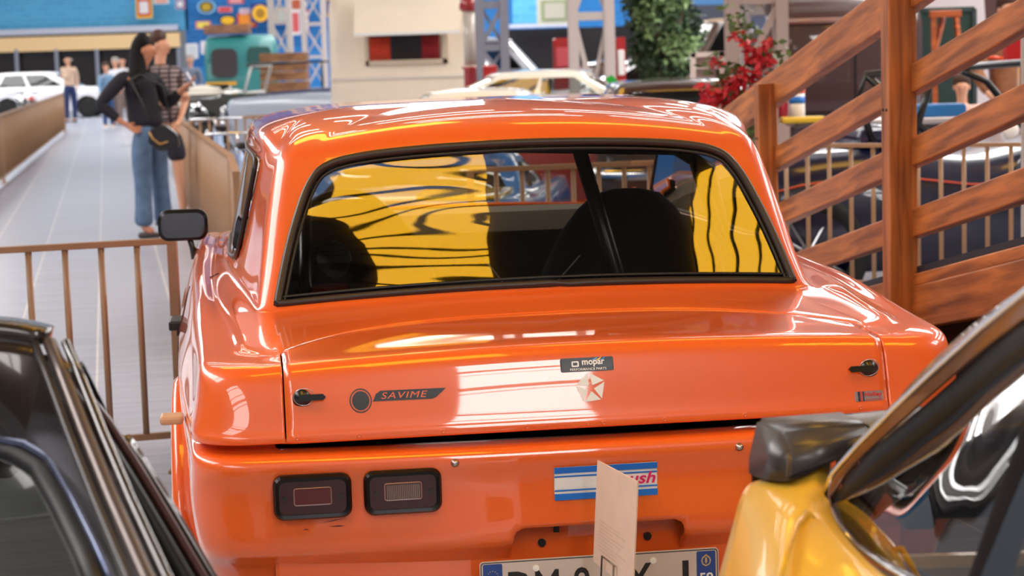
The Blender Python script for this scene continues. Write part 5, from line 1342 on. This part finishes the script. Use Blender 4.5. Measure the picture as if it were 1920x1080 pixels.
person('man with short brown hair in a patterned grey shirt and dark shorts', 302, 19.3, jm, SKINM, check_mat('patterned shirt', rgb(150, 132, 134), rgb(56, 50, 54), 6), mat('dark shorts', rgb(34, 32, 46), .8), HAIRB, 'short', (.9, -.3, -.2), fingers=True, shorts=True, sleeves=False, sc=1.03)
# far visitors
person('man in a beige shirt and navy trousers standing before the white hatchback', 128, 56.5, rotJ(JD, -60, elL=(.0, -.2, 1.15), wrL=(-.14, -.18, 1.2), haL=(-.18, -.1, 1.24)), SKINM, mat('beige shirt', rgb(216, 186, 160), .8), mat('navy trousers', rgb(30, 48, 92), .8), HAIRG, 'bald', (-1, -.3, 0), sc=1.07)
person('visitor in a light denim jacket and blue jeans, leftmost of the far group', 198, 50.0, rotJ(JD, -40), SKINM, mat('denim jacket', rgb(120, 156, 186), .8), mat('mid jeans', rgb(46, 74, 118), .8), HAIRB, 'short', (.6, -.8, 0), sc=.93, shoe=WHITEP)
person('white haired visitor in a white shirt in the middle of the far group', 216, 52.5, rotJ(JD, -120), SKINM, mat('white shirt', rgb(226, 228, 236), .8), mat('taupe trousers', rgb(120, 104, 98), .8), HAIRG, 'short', (0, -1, 0), sc=1.0)
person('balding visitor in a pale shirt, rightmost of the far group', 229, 53.6, rotJ(JD, -90), SKINM, mat('pale shirt', rgb(210, 206, 206), .8), mat('taupe trousers', rgb(120, 104, 98), .8), HAIRG, 'bald', (0, -1, 0), sc=1.02)
person('figure in grey overalls and a cap left of the teal truck', 357, 46.5, rotJ(JD, -90), SKINM, mat('grey overalls', rgb(120, 128, 146), .8), MATS['grey overalls'], HAIRG, 'short', (0, -1, 0), sc=1.0)

# ------------------------------------------------------------------ right side display behind the ramp
def pz(x, y, Z): return at(x, y, Y=Z)
# big brown vintage van body
bv = at_thing('vintage_van', 'tall dark brown vintage van with a glossy curved roof edge, behind the ramp', 'van', 1582, 17.4, math.radians(2))
b = bmesh.new(); prev = None
BPR = [(0, .35), (0, 1.2), (.0, 1.62), (.03, 1.72), (.10, 1.80), (.25, 1.88), (.6, 1.95), (1.4, 1.98), (1.9, 1.9), (2.0, 1.6), (2.0, .35)]
for x, ins in ((-.62, .15), (-.56, .05), (-.42, 0), (.3, 0), (.60, .03), (.70, .1)):
    r_ = [b.verts.new((x, y + (ins if y < 1 else -ins), z + .06 - ins * .5 * (z > 1.5))) for y, z in BPR]
    if prev:
        for k in range(len(BPR)): b.faces.new((prev[k], prev[(k + 1) % len(BPR)], r_[(k + 1) % len(BPR)], r_[k])).smooth = True
    else: b.faces.new(r_)
    prev = r_
b.faces.new(list(reversed(prev))); bmesh.ops.recalc_face_normals(b, faces=b.faces)
mesh_obj('body', b, paint('van brown', rgb(64, 36, 30), rough=.4, coat=.7), bv)
b = bmesh.new(); tube(b, [(-.55, -.01, 1.74), (.55, -.01, 1.74)], .025, 8); mesh_obj('roof_highlight', b, mat('roof highlight brown', rgb(150, 110, 100), .15, coat=1), bv, True)  # lighter brown tube stands in for the highlight along the roof edge
b = bmesh.new(); box(b, (.1, -.012, 1.05), (.012, .01, 1.2)); box(b, (.05, -.012, .95), (1.1, .02, .02)); mesh_obj('door_seam', b, MATTEBLACK, bv)
for x in (-.1,):
    b = bmesh.new(); lathe(b, [(.1, -.09), (.36, -.09), (.40, 0), (.36, .09), (.1, .09)], (x, .0, .40), (0, 1, 0), 20); mesh_obj('wheel', b, TYRE, bv, True)

# navy vintage open car
nv = thing('vintage_car', 'open navy blue vintage car with a black windscreen frame, behind the tan railing', 'car', pz(1700, 120, 12.4) * 1, math.radians(3)); nv.location.z = 0
b = bmesh.new(); prev = None
def nsec(x):  # top height and half depth along the body
    return interp([(-1.2, .70, .50), (-.9, .86, .62), (-.3, .92, .72), (.3, .86, .76), (.8, .96, .76), (1.3, 1.06, .74), (2.0, 1.08, .70)], x)
for k in range(24):
    x = -1.2 + 3.2 * k / 23; h, hd_ = nsec(x)
    P = [(-hd_ * .92, .22), (-hd_, .5), (-hd_ * .97, h - .16), (-hd_ * .88, h - .05), (-hd_ * .7, h), (hd_ * .7, h), (hd_ * .88, h - .05), (hd_, .5), (hd_ * .92, .22)]
    r_ = [b.verts.new((x, y, z)) for y, z in P]
    if prev:
        for q in range(len(P)): b.faces.new((prev[q], prev[(q + 1) % len(P)], r_[(q + 1) % len(P)], r_[q])).smooth = True
    else: b.faces.new(r_)
    prev = r_
b.faces.new(list(reversed(prev))); bmesh.ops.recalc_face_normals(b, faces=b.faces)
mesh_obj('body', b, NAVYP, nv)
b = bmesh.new(); tube(b, [(x, -nsec(x)[1] * .985, nsec(x)[0] - .15) for x in [-1.1 + .16 * k for k in range(19)]], .006, 5); mesh_obj('coach_line', b, mat('orange line', rgb(210, 80, 50), .4), nv, True)
b = bmesh.new(); x0 = pz(1568, 150, 12.4).x - nv.location.x; x1 = pz(1800, 150, 12.4).x - nv.location.x
tube(b, [(x0 + .12, -.5, .9), (x0 + .02, -.5, 1.22), (x0 + .06, -.5, 1.36), (x0 + 1.0, -.5, 1.40)], .022, 8); tube(b, [(x0 + .06, -.5, 1.36), (x0 + .32, -.5, 1.12), (x0 + .5, -.5, .92)], .022, 8)
tube(b, [(x1 - .42, -.5, .95), (x1 - .28, -.5, 1.4)], .022, 8); tube(b, [(x1 - .12, -.5, 1.36), (x1 + .02, -.5, 1.30), (x1 + .28, -.5, .98)], .05, 8, flat=.4)
mesh_obj('windscreen_frame', b, SATIN, nv, True)
b = bmesh.new(); box(b, (pz(1620, 250, 12.4).x - nv.location.x, -.1, .985), (.30, .8, .12), bevel=.05); box(b, (pz(1620, 250, 12.4).x - nv.location.x + .1, -.1, 1.02), (.1, .7, .06), bevel=.02); mesh_obj('seat', b, mat('navy leather', rgb(20, 28, 70), .25, coat=.6), nv)
b = bmesh.new(); lathe(b, [(.001, 0), (.045, .004), (.05, .02), (.03, .05)], (pz(1885, 262, 11.6).x - nv.location.x, -.80, 1.02), (0, 1, 0), 16); mesh_obj('mirror', b, mat('bright lamp', rgb(250, 240, 230), .2, coat=1), nv, True)
for x in (-.75, 1.55):
    b = bmesh.new(); tube(b, [(x + .30 * math.cos(a), -.66, .34 + .30 * math.sin(a)) for a in [k * math.pi / 12 for k in range(24)]], .055, 8, closed=True); w_ = mesh_obj('wheel', b, TYRE, nv, True)
    b = bmesh.new(); cyl(b, (x, -.66, .34), .05, .1, (0, 1, 0), 12)
    for k in range(12): a = k * math.pi / 6; tube(b, [(x, -.66, .34), (x + .28 * math.cos(a), -.66, .34 + .28 * math.sin(a))], .008, 4)
    mesh_obj('spokes', b, STEEL, w_)
b = bmesh.new(); tube(b, [(.95 + .52 * math.cos(a), -.74, .46 + .52 * math.sin(a)) for a in [math.radians(10 + 16 * k) for k in range(11)]], .09, 8, flat=1.3); mesh_obj('wing', b, NAVYP, nv, True)
# counter with small things on it
ct = thing('counter', 'pale counter between the brown van and the navy car', 'counter', pz(1640, 230, 14.4)); ct.location.z = 0
ctz = pz(1640, 222, 14.4).z
b = bmesh.new(); box(b, (.5, 0, ctz - .02), (2.2, .6, .04), bevel=.008); mesh_obj('top', b, mat('pale laminate', rgb(186, 176, 176), .5), ct)
b = bmesh.new(); box(b, (.5, .05, (ctz - .04) / 2), (2.0, .45, ctz - .04)); mesh_obj('base', b, mat('counter base', rgb(120, 110, 112), .6), ct)
def on_counter(name, label, cat, x, build, dy=0):
    p = pz(x, 222, 14.4); t = thing(name, label, cat, (p.x, 14.3 + dy, ctz)); build(t); return t
def _tub(t):
    b = bmesh.new(); cyl(b, (0, 0, .10), .055, .20, n=18); mesh_obj('body', b, WHITEP, t, True)
    b = bmesh.new(); cyl(b, (0, 0, .15), .0565, .05, n=18); mesh_obj('label_band', b, BLUE, t, True)
    b = bmesh.new(); cyl(b, (0, 0, .21), .058, .025, n=18); mesh_obj('lid', b, mat('orange lid', rgb(216, 80, 50), .5), t, True)
on_counter('tub', 'white wipes tub with a blue band and orange lid on the counter', 'tub', 1491, _tub)
def _jar(t):
    b = bmesh.new(); lathe(b, [(.03, 0), (.035, .03), (.035, .12), (.02, .16), (.02, .19)], (0, 0, 0), (0, 0, 1), 14); mesh_obj('bottle', b, mat('red liquid', rgb(170, 40, 60), .2), t, True)
    b = bmesh.new(); cyl(b, (0, 0, .20), .022, .02, n=12); mesh_obj('cap', b, WHITEP, t, True)
on_counter('bottle', 'small red bottle on the counter left of the white tub', 'bottle', 1465, _jar)
def _bx(w, h, m): 
    def g(t):
        b = bmesh.new(); box(b, (0, 0, h / 2), (w, .22, h), bevel=.006); mesh_obj('case', b, m, t)
        b = bmesh.new(); box(b, (0, 0, h + .004), (w * .96, .2, .008)); mesh_obj('lid', b, m, t)
    return g
on_counter('box', 'flat yellow box on the counter under the sloping rail', 'box', 1492, _bx(.30, .03, mat('box yellow', rgb(232, 190, 50), .5)), -.24)
on_counter('box', 'blue tray box on the counter behind the near post', 'box', 1750, _bx(.42, .08, mat('box blue', rgb(30, 110, 176), .5)), .1)
# easel with green board
ez = 18.0
gb_ = thing('notice_board', 'dark green board leaning behind the wooden easel', 'board', pz(1770, 120, ez + .5)); gb_.location.z = 0
xa, xb = pz(1724, 60, ez + .5).x - gb_.location.x, pz(1826, 60, ez + .5).x - gb_.location.x; zt_ = pz(1770, 18, ez + .5).z
b = bmesh.new(); box(b, ((xa + xb) / 2, 0, zt_ / 2), (xb - xa, .03, zt_)); mesh_obj('panel', b, mat('board green', rgb(24, 52, 44), .7), gb_)
b = bmesh.new()
for c_, s_ in (((xa, -.01, zt_ / 2), (.04, .05, zt_)), ((xb, -.01, zt_ / 2), (.04, .05, zt_)), (((xa + xb) / 2, -.01, zt_), (xb - xa, .05, .04))): box(b, c_, s_)
mesh_obj('frame', b, mat('board frame', rgb(40, 60, 56), .5), gb_)
es = thing('easel', 'small orange-brown wooden easel in front of the green board', 'easel', pz(1770, 120, ez)); es.location.z = 0
EW = wood('easel wood', rgb(140, 62, 24), rgb(190, 96, 40), 3, (1, 6, 6))
def E_(x, y): p = pz(x, y, ez); return V(p.x - es.location.x, 0, p.z)
zt2 = E_(1770, 26).z
for nm, a, c in (('leg', (E_(1748, 30).x, -.05, zt2), (E_(1748, 30).x - .02, -.25, 0)), ('leg', (E_(1790, 30).x, -.05, zt2), (E_(1790, 30).x + .12, -.25, 0)), ('leg', (E_(1768, 34).x, -.02, zt2 - .03), (E_(1745, 110).x - .25, .38, 0))):
    b = bmesh.new(); beam(b, a, c, .045, .03); mesh_obj(nm, b, EW, es)
b = bmesh.new(); box(b, ((E_(1740, 28).x + E_(1800, 28).x) / 2, -.05, zt2), (E_(1800, 28).x - E_(1740, 28).x, .06, .06), bevel=.006); mesh_obj('top_bar', b, EW, es)
b = bmesh.new(); box(b, ((E_(1740, 28).x + E_(1800, 28).x) / 2, -.17, .75), (.5, .05, .05), bevel=.006); mesh_obj('ledge', b, EW, es)
pn = thing('partition', 'pale grey partition panel at the top right behind the easel', 'panel', pz(1790, 60, 20)); pn.location.z = 0
b = bmesh.new(); xa, xb = pz(1722, 60, 20).x - pn.location.x, pz(1838, 60, 20).x - pn.location.x; prism(b, [(xa, 0, 0), (xb + .15, 0, 0), (xb, 0, 2.6), (xa + .08, 0, 2.6)], (0, .04, 0)); mesh_obj('panel', b, mat('pale panel', rgb(196, 184, 184), .7), pn)
b = bmesh.new(); box(b, ((xa + xb) / 2, 0, .03), (xb - xa + .3, .4, .06)); mesh_obj('foot', b, mat('pale panel', rgb(196, 184, 184), .7), pn)
# child and brown-coated figure, red box on a wall post
jc = rotJ(JD, -90)
DRESS = check_mat('pale flowered dress', rgb(224, 196, 178), rgb(206, 150, 138), 9)
person('child with tied brown hair in a pale flowered dress, looking towards the camera', 1803, 15.8, jc, SKINM, DRESS, DRESS, HAIRB, 'short', (-.2, -1, 0), sc=.73, sleeves=False, z0=0.0)
person('adult in a brown jacket standing behind the child at the right edge', 1893, 17.0, rotJ(JD, -90, elL=(-.27, -.05, 1.16), wrL=(-.20, -.22, .98), haL=(-.14, -.27, .93)), SKINM, mat('brown tweed', rgb(150, 98, 66), .9, noise_amt=.3, noise_scale=30), mat('brown trousers', rgb(92, 62, 46), .9), HAIRB, 'short', (0, -1, 0), sc=1.1)
rb = thing('red_box', 'bright red box mounted on a thin pole at the right edge', 'box', pz(1903, 120, 13.9)); rb.location.z = 0
zz0, zz1 = pz(1903, 120, 13.9).z, pz(1903, 66, 13.9).z
b = bmesh.new(); box(b, (.04, 0, (zz0 + zz1) / 2), (.22, .12, zz1 - zz0), bevel=.008); mesh_obj('case', b, mat('alarm red', rgb(190, 20, 24), .35), rb)
b = bmesh.new(); cyl(b, (.06, .09, zz1 / 2), .02, zz1, n=10); mesh_obj('pole', b, STEEL, rb, True)
b = bmesh.new(); tube(b, [(-.1, -.06, zz0 + .04), (-.2, -.07, zz0 + .05)], .016, 8); mesh_obj('nozzle', b, mat('orange nozzle', rgb(226, 80, 30), .4), rb, True)
pp = thing('post', 'slim pale post at the extreme right edge, in front of the navy car', 'post', pz(1921, 200, 10.0)); pp.location.z = 0
b = bmesh.new(); box(b, (0, 0, 1.1), (.03, .03, 2.2), bevel=.003); mesh_obj('shaft', b, PALES, pp)
b = bmesh.new(); box(b, (0, 0, .01), (.16, .16, .02)); mesh_obj('foot', b, PALES, pp)

# ------------------------------------------------------------------ information card on its stand
def paper_mat():
    m = mat('card back', rgb(226, 196, 172), .6, noise_amt=.05, noise_scale=20); return m
cd = thing('information_card', 'plain beige card on a wire stand in front of the orange bumper', 'card', (.21, 4.09, 0))
TLp, TRp = at(1120, 863, Y=4.2), at(1195, 903, Y=3.97); BLp, BRp = at(1112, 1052, Y=4.2), at(1186, 1112, Y=3.97)
b = bmesh.new(); nrm = (TRp - TLp).cross(BLp - TLp).normalized() * .003; o_ = cd.location
prism(b, [TLp - o_, TRp - o_, BRp - o_, BLp - o_], nrm); mesh_obj('card', b, paper_mat(), cd)
def cpt(s_, t_, off=-.004): return TLp.lerp(TRp, s_).lerp(BLp.lerp(BRp, s_), t_) - o_ + nrm.normalized() * off
side_ = -1 if nrm.y > 0 else 1
for i in range(9):
    b = bmesh.new(); e_ = .004 if nrm.y < 0 else -.001
    prism(b, [cpt(.12, .55 + i * .035, e_), cpt(.12 + .7 * (.75 + .25 * math.sin(i * 2.3)), .55 + i * .035, e_), cpt(.12 + .7 * (.75 + .25 * math.sin(i * 2.3)), .565 + i * .035, e_), cpt(.12, .565 + i * .035, e_)], nrm * .1)
    mesh_obj('faint_line', b, mat('faint ink', rgb(214, 184, 160), .6), cd)
b = bmesh.new(); e_ = .007 if nrm.y < 0 else -.007
tube(b, [cpt(.30, 1.25, e_), cpt(.30, .86, e_), cpt(.60, .86, e_), cpt(.60, 1.25, e_)], .0022, 6); p_ = cpt(.45, 1.2, 0); tube(b, [cpt(.30, 1.2, e_), cpt(.60, 1.2, e_)], .0022, 6); tube(b, [cpt(.45, 1.2, e_), (p_.x, p_.y, .01)], .005, 8)
mesh_obj('wire_stand', b, mat('grey wire', rgb(120, 110, 100), .35, metal=.6), cd, True)
b = bmesh.new(); cyl(b, (p_.x, p_.y, .008), .11, .016, n=24); mesh_obj('foot', b, SATIN, cd)

# ------------------------------------------------------------------ foreground cars (built from the corner the camera sees)
def strip(name, rows, m, parent, thick=.02, smooth=True, sub=1, mats=None):
    """skin through rows of world points, given thickness"""
    b = bmesh.new(); g = [[b.verts.new(p - parent.location) for p in r] for r in rows]
    for A, B in zip(g, g[1:]):
        for k in range(len(A) - 1): b.faces.new((A[k], A[k + 1], B[k + 1], B[k])).smooth = smooth
    b.normal_update()
    if sum(f.normal.dot(Vector((0, 0, CAM_H)) - parent.location - f.calc_center_median()) for f in b.faces) < 0: bmesh.ops.reverse_faces(b, faces=b.faces)
    o = mesh_obj(name, b, m, parent, smooth)
    if sub: mm = o.modifiers.new('s', 'SUBSURF'); mm.levels = mm.render_levels = sub + 1
    if thick: mm = o.modifiers.new('t', 'SOLIDIFY'); mm.thickness = thick; mm.offset = -1
    return o
def PW(x, y, Z): return at(x, y, Y=Z)

# dark brown car, lower left
BRN = paint('metallic brown paint', rgb(58, 48, 44), rough=.25, metal=.5, coat=.9, coat_rough=.05)
lc = thing('car', 'dark brown car in the lower left foreground, only its roof corner and pillar showing', 'car', (-.9, 2.3, 0))
gut = [(94, 652, 2.70), (122, 722, 2.62), (160, 822, 2.5), (212, 950, 2.34), (274, 1090, 2.16), (346, 1240, 2.0)]
wnd = [(-40, 838, 2.72), (36, 852, 2.66), (82, 880, 2.60), (122, 950, 2.48), (166, 1040, 2.35), (220, 1160, 2.2)]
g1 = [PW(x, y, Z) for x, y, Z in gut]; w1_ = [PW(x, y, Z) for x, y, Z in wnd]
pill = []
for a, c in zip(w1_, g1):
    md = a.lerp(c, .5) + V(0, 0, .012); pill.append([a, a.lerp(c, .25) + V(0, 0, .010), md, a.lerp(c, .8) + V(0, 0, .010), c])
strip('pillar', pill, BRN, lc, .02)
roof = []
for k, (dy, dz, dx) in enumerate(((0, 0, 0), (.08, .006, -.015), (.18, -.03, -.05), (.30, -.10, -.09), (.42, -.24, -.13), (.46, -.8, -.16))):
    row = []
    for s_, drop in ((0, 0), (.04, .018), (.12, .03), (.4, .04), (.9, .045)):
        base_ = g1[0] + V(dx - s_, dy + s_ * .12, dz * .35 + drop * .6)
        row.append(base_)
    roof.append(list(reversed(row)))
strip('roof', roof, BRN, lc, .02)
# roof front edge down to the glass
edge = [PW(-260, 838, 2.9), w1_[0], w1_[1], w1_[2]]
re_ = [roof[0][0], roof[0][1], roof[0][3], roof[0][4]]
strip('roof_header', [[a, a.lerp(c, .5) + V(0, 0, .012), c] for a, c in zip(edge, re_)], BRN, lc, .02)
b = bmesh.new(); tube(b, [p - lc.location for p in [edge[0]] + w1_], .020, 8, flat=.7); mesh_obj('glass_seal', b, mat('soft black rubber', rgb(16, 14, 14), .5), lc, True)
b = bmesh.new(); tube(b, [p - lc.location + V(.0, -.002, .006) for p in [edge[0]] + w1_], .006, 8); tr_ = mesh_obj('bright_trim', b, mat('blued trim', rgb(96, 104, 130), .2, metal=.7), lc, True); tr_.location = (.012, -.01, .010)
gl_rows = [[p, V(p.x - .5, p.y + .02, p.z - .02), V(p.x - 1.1, p.y + .05, p.z - .02)] for p in w1_[1:]]
strip('windscreen', gl_rows, glass('brown car glass', (.13, .15, .13, 1)), lc, 0, sub=0)
for off, r, m_ in ((0, .010, mat('brown rail metal', rgb(104, 92, 88), .3, metal=.6)), (.022, .007, BRN), (-.020, .006, mat('pillar groove', rgb(40, 34, 32), .4))):
    b = bmesh.new(); tube(b, [p - lc.location + V(off, 0, .006) for p in g1], r, 8); mesh_obj('drip_rail', b, m_, lc, True)
fo = [(108, 668, 2.74), (150, 722, 2.74), (205, 792, 2.74), (262, 880, 2.74), (325, 985, 2.74), (384, 1085, 2.74), (470, 1230, 2.74)]
fi = [(122, 706, 2.72), (150, 762, 2.72), (188, 836, 2.72), (238, 930, 2.72), (292, 1030, 2.72), (340, 1120, 2.72), (420, 1260, 2.72)]
FRM = mat('black door frame', rgb(20, 16, 16), .45, coat=.4)
strip('door_frame', [[PW(*a), PW((a[0] + c[0]) / 2, (a[1] + c[1]) / 2, 2.70), PW(*c)] for a, c in zip(fo, fi)], FRM, lc, .03)
b = bmesh.new(); tube(b, [PW(x, y, Z - .01) - lc.location for x, y, Z in fo], .006, 8); mesh_obj('frame_trim', b, mat('brown trim', rgb(74, 40, 34), .3, coat=.6), lc, True)
SGL2 = glass('side glass tint', (.30, .26, .24, 1), boost=5.0, wave=.4, wave_scale=2.0, stretch=(2, 2, 1), wave_dist=.02)
strip('side_window', [[PW(*c), c_ + V(.012, 0, -.01)] for c, c_ in zip(fi[:6], [g1[0].lerp(g1[1], .5), g1[1], g1[2], g1[3], g1[4], g1[5]])], SGL2, lc, 0, sub=0)
# its lower body, under the frame edge
low = [PW(x, y, Z) for x, y, Z in fo]
strip('door', [[p, V(p.x + .03, p.y + .02, p.z - .1), V(p.x + .04, p.y + .02, .45), V(p.x, p.y + .02, .2)] for p in low[2:]], BRN, lc, .02)
b = bmesh.new(); box(b, (-.55, .35, .55), (.9, .10, .45), bevel=.06); box(b, (-.6, -.15, .42), (.9, .6, .12), bevel=.04); mesh_obj('seat', b, mat('olive seat', rgb(86, 86, 70), .8), lc)
b = bmesh.new(); box(b, (-.45, .1, .22), (1.3, 1.2, .04)); mesh_obj('floor_pan', b, INNER, lc)
for y_ in (-.25,):
    b = bmesh.new(); lathe(b, [(.12, -.09), (.30, -.09), (.32, 0), (.30, .09), (.12, .09)], (.02, y_ + .3, .32), (1, 0, 0), 24); mesh_obj('wheel', b, TYRE, lc, True)

# yellow coupe, lower right
YP = paint('yellow paint', rgb(226, 176, 52), rough=.4, coat=.55, coat_rough=.06)
DGR = paint('dark grey spoiler paint', rgb(58, 50, 47), rough=.42, metal=.0, coat=.25, coat_rough=.2)
yc = thing('car', 'yellow coupe with a dark grey tail spoiler in the lower right foreground', 'car', (.55, 2.7, 0))
yo = yc.location; wd = V(math.cos(math.radians(13)), math.sin(math.radians(13)), 0); fd = V(.225, -.974, 0)
# spoiler: end cap, then blade across the tail
capR = [(1418, 783, 3.02), (1398, 893, 2.98), (1472, 906, 2.86), (1545, 862, 2.84), (1522, 846, 2.90), (1478, 828, 2.96)]
cap = [PW(*c) for c in capR]
b = bmesh.new(); pc = sum(cap, V(0, 0, 0)) / len(cap)
sp_prof = [PW(1418, 783, 3.02), PW(1404, 860, 3.0), PW(1398, 893, 2.98), PW(1440, 905, 2.92), PW(1474, 905, 2.86), PW(1482, 838, 2.88), PW(1462, 806, 2.92)]
A = [b.verts.new(p - yo) for p in sp_prof]; wedge = [p + wd * .14 + V(0, 0, z_) for p, z_ in zip(sp_prof, (0, -.01, .0, .005, .015, .0, .0))]; wedge[2] = wedge[2] + V(0, 0, .045); wedge[3] = wedge[3] + V(0, 0, .045); wedge[4] = wedge[4] + V(0, 0, .03); wedge[5] = wedge[5] + V(0, .05, -.0); 
B = [b.verts.new(p - yo) for p in wedge]
for k in range(len(A)): b.faces.new((A[k], A[(k + 1) % 7], B[(k + 1) % 7], B[k]))
b.faces.new(A); b.faces.new(list(reversed(B))); bmesh.ops.recalc_face_normals(b, faces=b.faces); bmesh.ops.bevel(b, geom=b.edges[:], offset=.006, segments=2, affect='EDGES')
mesh_obj('spoiler_end', b, DGR, yc, True)
e0 = PW(1440, 783, 3.04); e1 = PW(1470, 832, 2.90)
rows = []
for k in range(9):
    s_ = k / 8 * 1.25; rise = .012 * math.sin(math.pi * k / 8)
    a = e0 + wd * s_ + V(0, 0, rise); c = e1 + wd * s_ + V(0, 0, rise * .5)
    rows.append([a + V(0, 0, -.03), a, a.lerp(c, .5) + V(0, 0, .006), c, c + V(0, 0, -.028), a.lerp(c, .6) + V(0, 0, -.04)])
strip('spoiler_blade', rows, DGR, yc, .004)
for s_ in (.22, 1.0):
    p = e0.lerp(e1, .5) + wd * s_ - yo; b = bmesh.new(); box(b, (p.x, p.y, p.z - .09), (.05, .10, .14), bevel=.01); mesh_obj('spoiler_post', b, BLACK, yc)
# rear wing panel below the spoiler
top_ = [(1402, 905, 2.98), (1440, 908, 2.92), (1480, 905, 2.86), (1545, 870, 2.84)]
wing = [
    [PW(1402, 906, 3.00), PW(1432, 896, 2.96), PW(1470, 900, 2.92), PW(1520, 885, 2.90), PW(1545, 868, 2.92), PW(1560, 855, 2.98)],
    [PW(1388, 930, 2.96), PW(1430, 925, 2.88), PW(1480, 925, 2.84), PW(1520, 915, 2.84), PW(1546, 915, 2.88), PW(1556, 905, 2.92)],
    [PW(1376, 975, 2.92), PW(1420, 975, 2.80), PW(1470, 960, 2.74), PW(1515, 935, 2.78), PW(1545, 940, 2.82), PW(1553, 938, 2.84)],
    [PW(1362, 1030, 2.88), PW(1405, 1035, 2.72), PW(1470, 1030, 2.62), PW(1520, 985, 2.68), PW(1550, 972, 2.72), PW(1565, 976, 2.74)],
    [PW(1346, 1085, 2.84), PW(1395, 1095, 2.64), PW(1470, 1095, 2.52), PW(1545, 1070, 2.54), PW(1590, 1035, 2.58), PW(1606, 1034, 2.60)],
    [PW(1330, 1150, 2.80), PW(1390, 1170, 2.58), PW(1475, 1180, 2.42), PW(1570, 1160, 2.42), PW(1650, 1105, 2.40), PW(1672, 1092, 2.42)],
    [PW(1318, 1230, 2.78), PW(1385, 1260, 2.55), PW(1480, 1280, 2.36), PW(1600, 1270, 2.30), PW(1720, 1190, 2.24), PW(1760, 1150, 2.24)]]
strip('rear_wing', wing, YP, yc, .012)
b = bmesh.new(); box(b, (wing[3][0].x - yo.x + .72, .40, .50), (1.1, .10, .5), bevel=.04); mesh_obj('tail_panel', b, YP, yc)
b = bmesh.new(); tube(b, [PW(1462, 1085, 2.52) - yo, PW(1476, 1030, 2.60) - yo, PW(1492, 985, 2.67) - yo, PW(1512, 962, 2.72) - yo, PW(1524, 974, 2.72) - yo], .005, 8); mesh_obj('wing_crease', b, YP, yc, True)
# roof rail and quarter window
rail_o = [(1543, 938, 2.86), (1562, 890, 2.83), (1612, 835, 2.78), (1680, 765, 2.70), (1760, 690, 2.60), (1840, 618, 2.50), (1930, 545, 2.38), (2010, 480, 2.28)]
rail_i = [(1556, 940, 2.85), (1585, 890, 2.82), (1632, 842, 2.77), (1702, 782, 2.70), (1790, 705, 2.60), (1865, 640, 2.50), (1950, 580, 2.38), (2030, 515, 2.28)]
RLM = mat('brushed pillar metal', rgb(150, 112, 88), .28, metal=.75, coat=.5)
ro = [PW(*p) for p in rail_o]; ri = [PW(*p) for p in rail_i]
strip('roof_rail', [[a, a.lerp(c, .45) + V(0, -.008, .010), c] for a, c in zip(ro, ri)], RLM, yc, .02)
b = bmesh.new(); tube(b, [p - yo + V(0, 0, .003) for p in ro], .005, 8); mesh_obj('rail_trim', b, CHROME, yc, True)
gk = [p + V(.022, -.01, -.010) for p in ri]; b = bmesh.new(); tube(b, [p - yo for p in gk], .023, 8); mesh_obj('gasket', b, BLACK, yc, True)
b = bmesh.new(); tube(b, [p - yo + V(.024, -.01, -.012) for p in gk], .006, 8); mesh_obj('inner_trim', b, mat('bronze trim', rgb(140, 100, 76), .25, metal=.7), yc, True)
botc = [(1550, 935, 2.86), (1556, 962, 2.83), (1572, 995, 2.78), (1606, 1034, 2.68), (1655, 1068, 2.56), (1712, 1100, 2.44), (1790, 1140, 2.32), (1900, 1190, 2.15)]
bc = [PW(*p) for p in botc]
b = bmesh.new(); tube(b, [p - yo + V(0, -.004, .006) for p in bc], .008, 8); mesh_obj('lower_trim', b, CHROME, yc, True)
b = bmesh.new(); tube(b, [p - yo + V(.020, -.006, .0) for p in bc], .014, 8); mesh_obj('lower_gasket', b, mat('brown gasket', rgb(60, 44, 36), .4), yc, True)
QG = glass('quarter window glass', (.36, .33, .30, 1), boost=2.6, wave=.6, wave_scale=1.6, stretch=(2, 2, 3), wave_dist=.02)
strip('quarter_window', [[a, a.lerp(c, .33) + V(-.004, -.01, .004), a.lerp(c, .66) + V(-.004, -.01, .004), c] for a, c in zip(gk, bc)], QG, yc, 0, sub=1)
# door pillar and the far cabin
pl_o = [(1990, 640, 2.30), (1945, 740, 2.30), (1905, 830, 2.30), (1868, 930, 2.30), (1836, 1020, 2.30), (1806, 1110, 2.30), (1780, 1200, 2.28)]
pl_i = [(2075, 640, 2.26), (2025, 740, 2.26), (1975, 830, 2.26), (1940, 930, 2.26), (1905, 1020, 2.26), (1880, 1110, 2.26), (1850, 1200, 2.24)]
strip('door_pillar', [[PW(*a), PW((a[0] + c[0]) / 2, (a[1] + c[1]) / 2, a[2] - .03), PW(*c)] for a, c in zip(pl_o, pl_i)], mat('black pillar trim', rgb(24, 18, 20), .85, spec=.2), yc, .03)
b = bmesh.new(); box(b, (.75, -.25, .30), (1.2, 1.1, .04)); box(b, (.95, .10, .50), (1.3, .08, .42), bevel=.03); mesh_obj('cabin_shell', b, INNER, yc)
b = bmesh.new(); box(b, (.50, .16, .925), (1.06, .40, .03), bevel=.01); mesh_obj('rear_deck', b, INNER, yc)
b = bmesh.new(); box(b, (.75, -.22, .72), (.90, .14, .60), bevel=.06); mesh_obj('seat', b, mat('dark seat vinyl', rgb(26, 22, 24), .6), yc)
b = bmesh.new(); lathe(b, [(.12, -.09), (.30, -.09), (.32, 0), (.30, .09), (.12, .09)], (-.02, -.15, .32), (1, .23, 0), 24); mesh_obj('wheel', b, TYRE, yc, True)
strip('sill', [[V(p.x + .01, p.y, p.z), V(p.x + .02, p.y, .5), V(p.x + .03, p.y, .22)] for p in (wing[-1][1], wing[-1][2], wing[-1][3], wing[-1][4])], YP, yc, .01)
